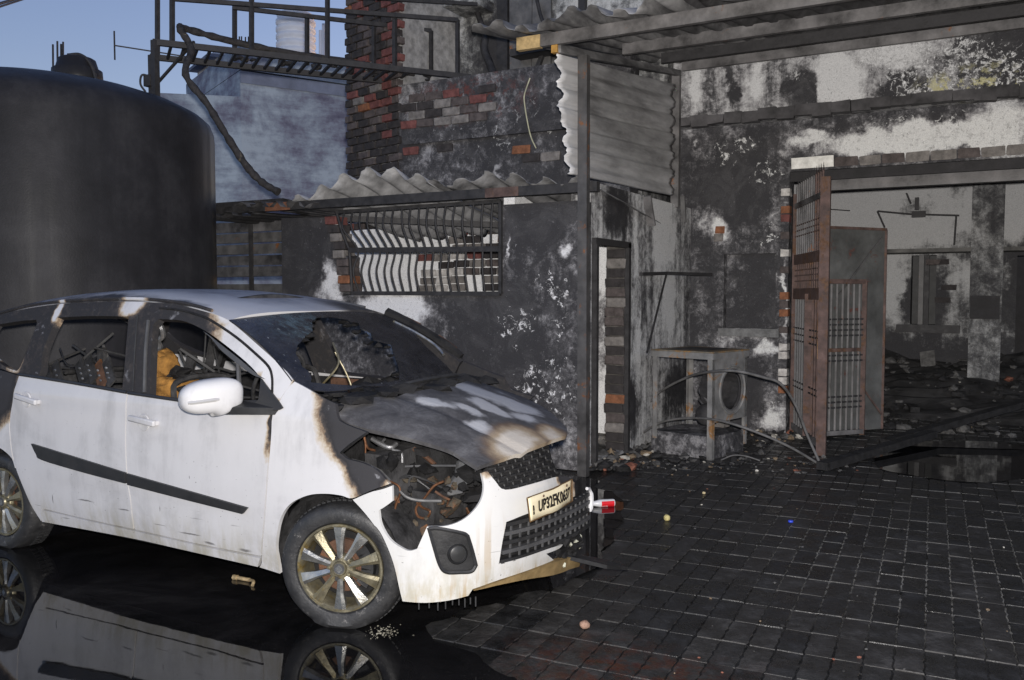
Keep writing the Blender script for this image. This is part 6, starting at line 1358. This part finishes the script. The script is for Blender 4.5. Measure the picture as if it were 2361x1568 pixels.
# ---- wheels ----
def wheel(cx, cy, steer, side, full=True):
    """spun round local z, which points out of the car"""
    w = bpy.data.objects.new('wheel', None); COL.objects.link(w); w.parent = car; w.location = (cx, cy, .292)
    out = Vector((math.sin(rad(steer)), -math.cos(rad(steer)), 0)) * (1 if side < 0 else -1); zx = out; yx = Vector((0, 0, 1)); xx = yx.cross(zx)
    w.rotation_euler = Matrix(((xx.x, yx.x, zx.x), (xx.y, yx.y, zx.y), (xx.z, yx.z, zx.z))).to_euler()
    # z=0 is the outer face
    mb = MB(); mb.lathe([(.212, -.012), (.222, .004), (.245, .012), (.275, .008), (.296, -.008), (.305, -.03), (.309, -.06), (.309, -.13), (.305, -.16), (.285, -.185), (.24, -.19), (.21, -.18)], 72)
    for i, v in enumerate(mb.v):
        if v[1] < -.26: mb.v[i] = (v[0] * 1.02, max(v[1], -.290), v[2] + (.012 if v[2] > -.02 else 0))
    for k in range(72):
        a = 2 * math.pi * k / 72; rr_ = .3115; p = Vector((math.cos(a), math.sin(a), 0)); t_ = Vector((-p.y, p.x, 0))
        if p.y > -.9:
            for z0, z1 in ((-.075, -.105), (-.12, -.15)): mb.obox(p * rr_ + Vector((0, 0, (z0 + z1) / 2)), t_ * .009, p * .004, Vector((0, 0, (z1 - z0) / 2)))
    cpart(mb, 'tyre', M_TYRE, w, sharp=35)
    mb = MB(); mb.lathe([(.203, .002), (.213, .002), (.214, -.012), (.200, -.016), (.188, -.05), (.182, -.15), (.17, -.16)], 64); mb.lathe([(.203, .002), (.196, -.006), (.190, -.012), (.186, -.045)], 64); cpart(mb, 'rim', M_ALUD, w, sharp=40)
    for k in range(10):
        a = math.pi * 2 * k / 10 + .31; ca_, sa_ = math.cos(a), math.sin(a); q = lambda r, t_, z: (r * ca_ - t_ * sa_, r * sa_ + t_ * ca_, z)
        s_ = 1 if k % 2 else -1
        vs = [q(.05, -.013, -.004), q(.05, .013, -.004), q(.12, -.017, .0), q(.12, .017, .0), q(.198, -.030, -.002), q(.198, .030, -.002), q(.05, .004 * s_, .006), q(.12, .006 * s_, .010), q(.198, .012 * s_, .004),
              q(.05, -.013, -.03), q(.05, .013, -.03), q(.12, -.015, -.03), q(.12, .015, -.03), q(.198, -.026, -.03), q(.198, .026, -.03)]
        fs = [(0, 6, 7, 2), (6, 1, 3, 7), (2, 7, 8, 4), (7, 3, 5, 8), (0, 2, 11, 9), (2, 4, 13, 11), (1, 10, 12, 3), (3, 12, 14, 5), (9, 11, 12, 10), (11, 13, 14, 12), (4, 8, 5, 14, 13)]
        mb = MB(); mb.add(vs, fs); cpart(mb, 'spoke', M_ALU if (k * 7) % 3 else M_ALUD, w)
    mb = MB(); mb.lathe([(.0, .010), (.030, .010), (.034, .006), (.036, -.002), (.062, -.006), (.070, -.02), (.07, -.03)], 32); cpart(mb, 'hub', M_ALUD, w, sharp=40)
    mb = MB(); mb.lathe([(.0, .0115), (.026, .0115), (.027, .0095)], 28); hc = cpart(mb, 'hub_cap', M_TRIM2, w, sharp=40)
    # the badge in the cap: an angular S made of two hooked bars
    half = [(-.019, .002), (.0, .019), (.016, .005), (.010, .0), (.0, .009), (-.008, .002), (.006, -.010), (.0, -.0155)]
    for sg in (1, -1):
        P = [Vector((x * sg, y * sg, .012)) for x, y in [(-.018, .003), (.0, .019), (.017, .004), (.011, -.001), (.0, .009), (-.005, .004), (.005, -.004), (-.002, -.009)]]
        mb = MB(); mb.prism(P, (0, 0, .0015)); cpart(mb, 'badge', M_ALU, w)
    for k in range(5):
        a = 2 * math.pi * k / 5 + .63; c_ = Matrix.Translation((.053 * math.cos(a), .053 * math.sin(a), 0)); mb = MB(); mb.lathe([(.0, .004), (.008, .003), (.009, -.004), (.0095, -.006), (.013, -.001), (.015, -.006)], 12, c_); cpart(mb, 'wheel_nut', M_CHAR2 if k % 2 else M_ALUD, w)
    mb = MB(); mb.lathe([(.07, -.055), (.128, -.055), (.130, -.065), (.13, -.075), (.07, -.075)], 40); mb.lathe([(0, -.05), (.07, -.05), (.075, -.07)], 30); cpart(mb, 'brake_disc', M_CARRUST, w)
    mb = MB()
    for i in range(7):
        a = rad(-35 + i * 12); mb.obox((.125 * math.cos(a), .125 * math.sin(a), -.06), (math.cos(a) * .03, math.sin(a) * .03, 0), (-math.sin(a) * .016, math.cos(a) * .016, 0), (0, 0, .025))
    cpart(mb, 'brake_caliper', M_TRIM, w)
    mb = MB(); mb.lathe([(.18, -.12), (.0, -.125)], 40); cpart(mb, 'back_plate', M_BLACK, w)
wheel(0, -.795, 20, -1); wheel(-2.74, -.795, 0, -1); wheel(0, .795, 20, 1); wheel(-2.74, .795, 0, 1)

# ================= RUBBLE AND LITTER =================
M_RUB = [simple('rubble_' + s, c, .85, 0, .7, 14, .8, spec=.3) for s, c in (('black', (.018, .0175, .018)), ('grey', (.07, .068, .066)), ('tan', (.16, .12, .08)), ('pale', (.34, .32, .28)), ('brick', (.15, .06, .04)))]
def rubble(name, pts, n_, r0, r1, wts, label, parent_kind='stuff', hz=lambda x, y: 0.0, patch=None):
    bs = [MB() for _ in M_RUB]
    for _ in range(n_):
        x, y = pts(); r = r0 + (r1 - r0) * R.random() ** 2.5; k = pick(wts)
        bs[k].rock((x, y, hz(x, y) + r * .25), r, .4, .6)
    for k, b in enumerate(bs):
        if b.v:
            o = b.build(name, M_RUB[k], fix=False); tag(o, kind='stuff')
def quadpts(*uv):
    P = [W(u, v, Z=0) for u, v in uv]
    def f():
        a, b = R.random(), R.random(); p = P[0].lerp(P[1], a).lerp(P[3].lerp(P[2], a), b); return p.x, p.y
    return f
rubble('rubble', quadpts((1360, 1085), (1500, 1085), (1480, 1010), (1355, 1060)), 260, .012, .075, [5, 4, 1.2, .5, .8], '')
rubble('rubble', quadpts((1480, 1075), (1760, 1070), (1790, 985), (1470, 1000)), 300, .010, .06, [6, 4, 1, .7, .4], '')
rubble('rubble', quadpts((1740, 1030), (1860, 1010), (1840, 965), (1740, 960)), 120, .02, .09, [4, 5, 1.6, 1.2, .4], '')
rubble('rubble', quadpts((1500, 1105), (2000, 1085), (1900, 1050), (1500, 1070)), 160, .006, .03, [5, 4, 1.4, .8, .5], '')
rubble('rubble', quadpts((1450, 1560), (2361, 1560), (2361, 1110), (1480, 1120)), 90, .004, .011, [4, 4, 1.2, .3, .6], '')
hz = lambda x, y: max(0, min(.75, (y - 12.2) * .20)) * (1 + .25 * math.sin(x * 2.1) * math.sin(y * 1.7))
def inner(): return R.uniform(-2.6, 4.5), R.uniform(11.2, 15.4)
mbp = MB(); nx_, ny_ = 40, 24
for j in range(ny_ + 1):
    for i in range(nx_ + 1):
        x, y = -4.0 + 10 * i / nx_, 11.6 + 3.9 * j / ny_; mbp.v.append((x, y, hz(x, y) - .02 + R.uniform(-.02, .05) * (1 if j > 2 else 0)))
mbp.f = [(j * (nx_ + 1) + i, j * (nx_ + 1) + i + 1, (j + 1) * (nx_ + 1) + i + 1, (j + 1) * (nx_ + 1) + i) for j in range(ny_) for i in range(nx_)]; mbp.sm = [False] * len(mbp.f)
tag(mbp.build('ash_heap', simple('ash', (.028, .027, .027), .9, 0, .8, 3, .9), fix=False), kind='stuff')
rubble('rubble', inner, 900, .012, .10, [8, 4, .3, .10, .15], '', hz=hz)
for (u0, v0, u1, v1, lab) in [(1895, 1075, 2150, 1000, 'long charred plank lying from the gate foot into the burnt room'), (2040, 1020, 2361, 930, 'second charred plank slanting across the burnt room floor'), (2050, 900, 2110, 945, 'short charred plank beside the sheet gate leaf')]:
    p, q = W(u0, v0, Z=.04), W(u1, v1, Z=.10 if u1 < 2300 else .3); mb = MB(); mb.bar(p, q, .11, .07); tag(mb.build('plank', M_RUB[0]), lab, 'plank', 'charred planks in the burnt room')
mb = MB(); p = W(2140, 840, Y=14.6); mb.obox(p, (.10, 0, .02), (0, .02, 0), (-.02, 0, .2)); tag(mb.build('board', M_RUB[1]), 'small dark board leaning below the window at the back of the burnt room', 'board')
# squeeze bottle lying by the bumper
bt = thing('bottle', 'white plastic bottle with red label lying on the wet ground beside the bumper', 'bottle', (0, 0, 0))
b0, b1 = W(1354, 1162, Z=.029), W(1416, 1159, Z=.029); ax = (b1 - b0); bl_ = ax.length; ax.normalize(); up_ = Vector((0, 0, 1)); sd_ = up_.cross(ax)
MBt = Matrix(((sd_.x, up_.x, ax.x, b0.x), (sd_.y, up_.y, ax.y, b0.y), (sd_.z, up_.z, ax.z, b0.z), (0, 0, 0, 1))); rB = .029; L = bl_
mb = MB(); mb.lathe([(0, 0), (.006, 0), (.008, L * .10), (.011, L * .11), (.011, L * .17), (.016, L * .2), (rB * .8, L * .36), (rB, L * .46), (rB, L * .96), (rB * .9, L), (0, L)], 28, MBt)
o = mb.build('body', simple('white_bottle', (.42, .42, .43), .35, 0, .06, 5, .05), bt); o.data.set_sharp_from_angle(angle=rad(35))
n = NT('red_label'); n.set((.62, .012, .02), .4, 0, .4); M_RED = n.m
mb = MB(); vs = []; K0 = 14
for i in range(K0 + 1):
    a = rad(160 + 130 * i / K0)
    for h in (.50, .97): vs.append(MBt @ Vector(((rB + .0008) * math.cos(a + rad(-20)), (rB + .0008) * math.sin(a + rad(-20)) * 1, L * h)))
mb.add(vs, [(2 * i, 2 * i + 1, 2 * i + 3, 2 * i + 2) for i in range(K0)], True); mb.build('label', M_RED, bt, fix=False)
n = NT('white_print'); n.set((.7, .68, .66), .5); M_WP = n.m
mb = MB()
for i in range(5):   # tiny unreadable white word on the label
    h = .53 + i * .045
    for j in (0, 1):
        a = rad(205 + 12 * j); mb.bar(MBt @ Vector(((rB + .0015) * math.cos(a), (rB + .0015) * math.sin(a), L * h)), MBt @ Vector(((rB + .0015) * math.cos(a + rad(9)), (rB + .0015) * math.sin(a + rad(9)), L * (h + .012))), .004, .001)
mb.build('print', M_WP, bt)
def stone(u, v, r, mat, label, name='stone', cat='stone', flat=.8):
    p = W(u, v, Z=0); mb = MB(); bm = bmesh.new(); bmesh.ops.create_icosphere(bm, subdivisions=2, radius=1)
    ph = R.uniform(0, 6)
    mb.add([(p.x + q.co.x * r * (1 + .12 * math.sin(q.co.y * 4 + ph)), p.y + q.co.y * r, r * flat * .8 + q.co.z * r * flat * (1 + .1 * math.sin(q.co.x * 5 + ph))) for q in bm.verts], [tuple(w.index for w in f.verts) for f in bm.faces], True); bm.free()
    return tag(mb.build(name, mat), label, cat, 'stones on the wet paving')
stone(1348, 1448, .026, simple('brown_pebble', (.24, .15, .11), .7, 0, .5, 40, .6), 'round brown pebble on the wet paving right of the front wheel')
stone(1538, 1200, .024, simple('yellow_stone', (.42, .36, .16), .7, 0, .5, 40, .6), 'larger pale yellow stone on the wet paving right of the bottle', flat=1.0)
stone(1623, 1139, .014, simple('tan_stone', (.36, .30, .18), .7, 0, .5, 40, .6), 'small tan stone on the dark paving below the washing machine')
n = NT('blue_cap'); n.set((.04, .08, .62), .4); p = W(1823, 1205, Z=0); mb = MB(); mb.lathe([(0, .0), (.017, 0), (.018, .012), (.015, .015), (0, .015)], 20, Matrix.Translation((p.x, p.y, .002))); tag(mb.build('blue_stopper', n.m), 'small blue plastic bottle stopper lying on the dark paving', 'stopper')
tp = thing('bent_valve', 'small brassy pipe piece lying in the puddle beside the car sill', 'pipe piece', (0, 0, 0)); p, q, r_ = W(541, 1331, Z=.015), W(575, 1337, Z=.015), W(582, 1350, Z=.012)
M_BRS = simple('dull_brass', (.34, .26, .15), .5, .4, .5, 30, .4)
mb = MB(); mb.tube([p, q], .011, 8); mb.build('pipe', M_BRS, tp); mb = MB(); mb.tube(spline([q, q.lerp(r_, .5) + Vector((.02, 0, .01)), r_], 4), .009, 8); mb.build('elbow', M_BRS, tp); mb = MB(); mb.tube([p - (q - p).normalized() * .008, p + (q - p).normalized() * .02], .016, 6); mb.build('nut', M_BRS, tp)
mb = MB(); c0 = W(885, 1462, Z=0)
for k in range(90): mb.rock((c0.x + R.gauss(0, .04), c0.y + R.gauss(0, .04), .004), R.uniform(.0015, .006), .4, .8)
tag(mb.build('glass_crumbs', simple('crumbled_glass', (.14, .13, .10), .3, 0, .9, 60, .2, spec=.6)), kind='stuff')
mb = MB(); mb.tube(spline([W(1660, 1062, Z=.02), W(1690, 1050, Z=.06), W(1720, 1052, Z=.06), W(1752, 1062, Z=.02)], 5), .008, 5); tag(mb.build('wire', M_HOSE), 'short arched wire on the ground at the foot of the washing machine', 'wire')
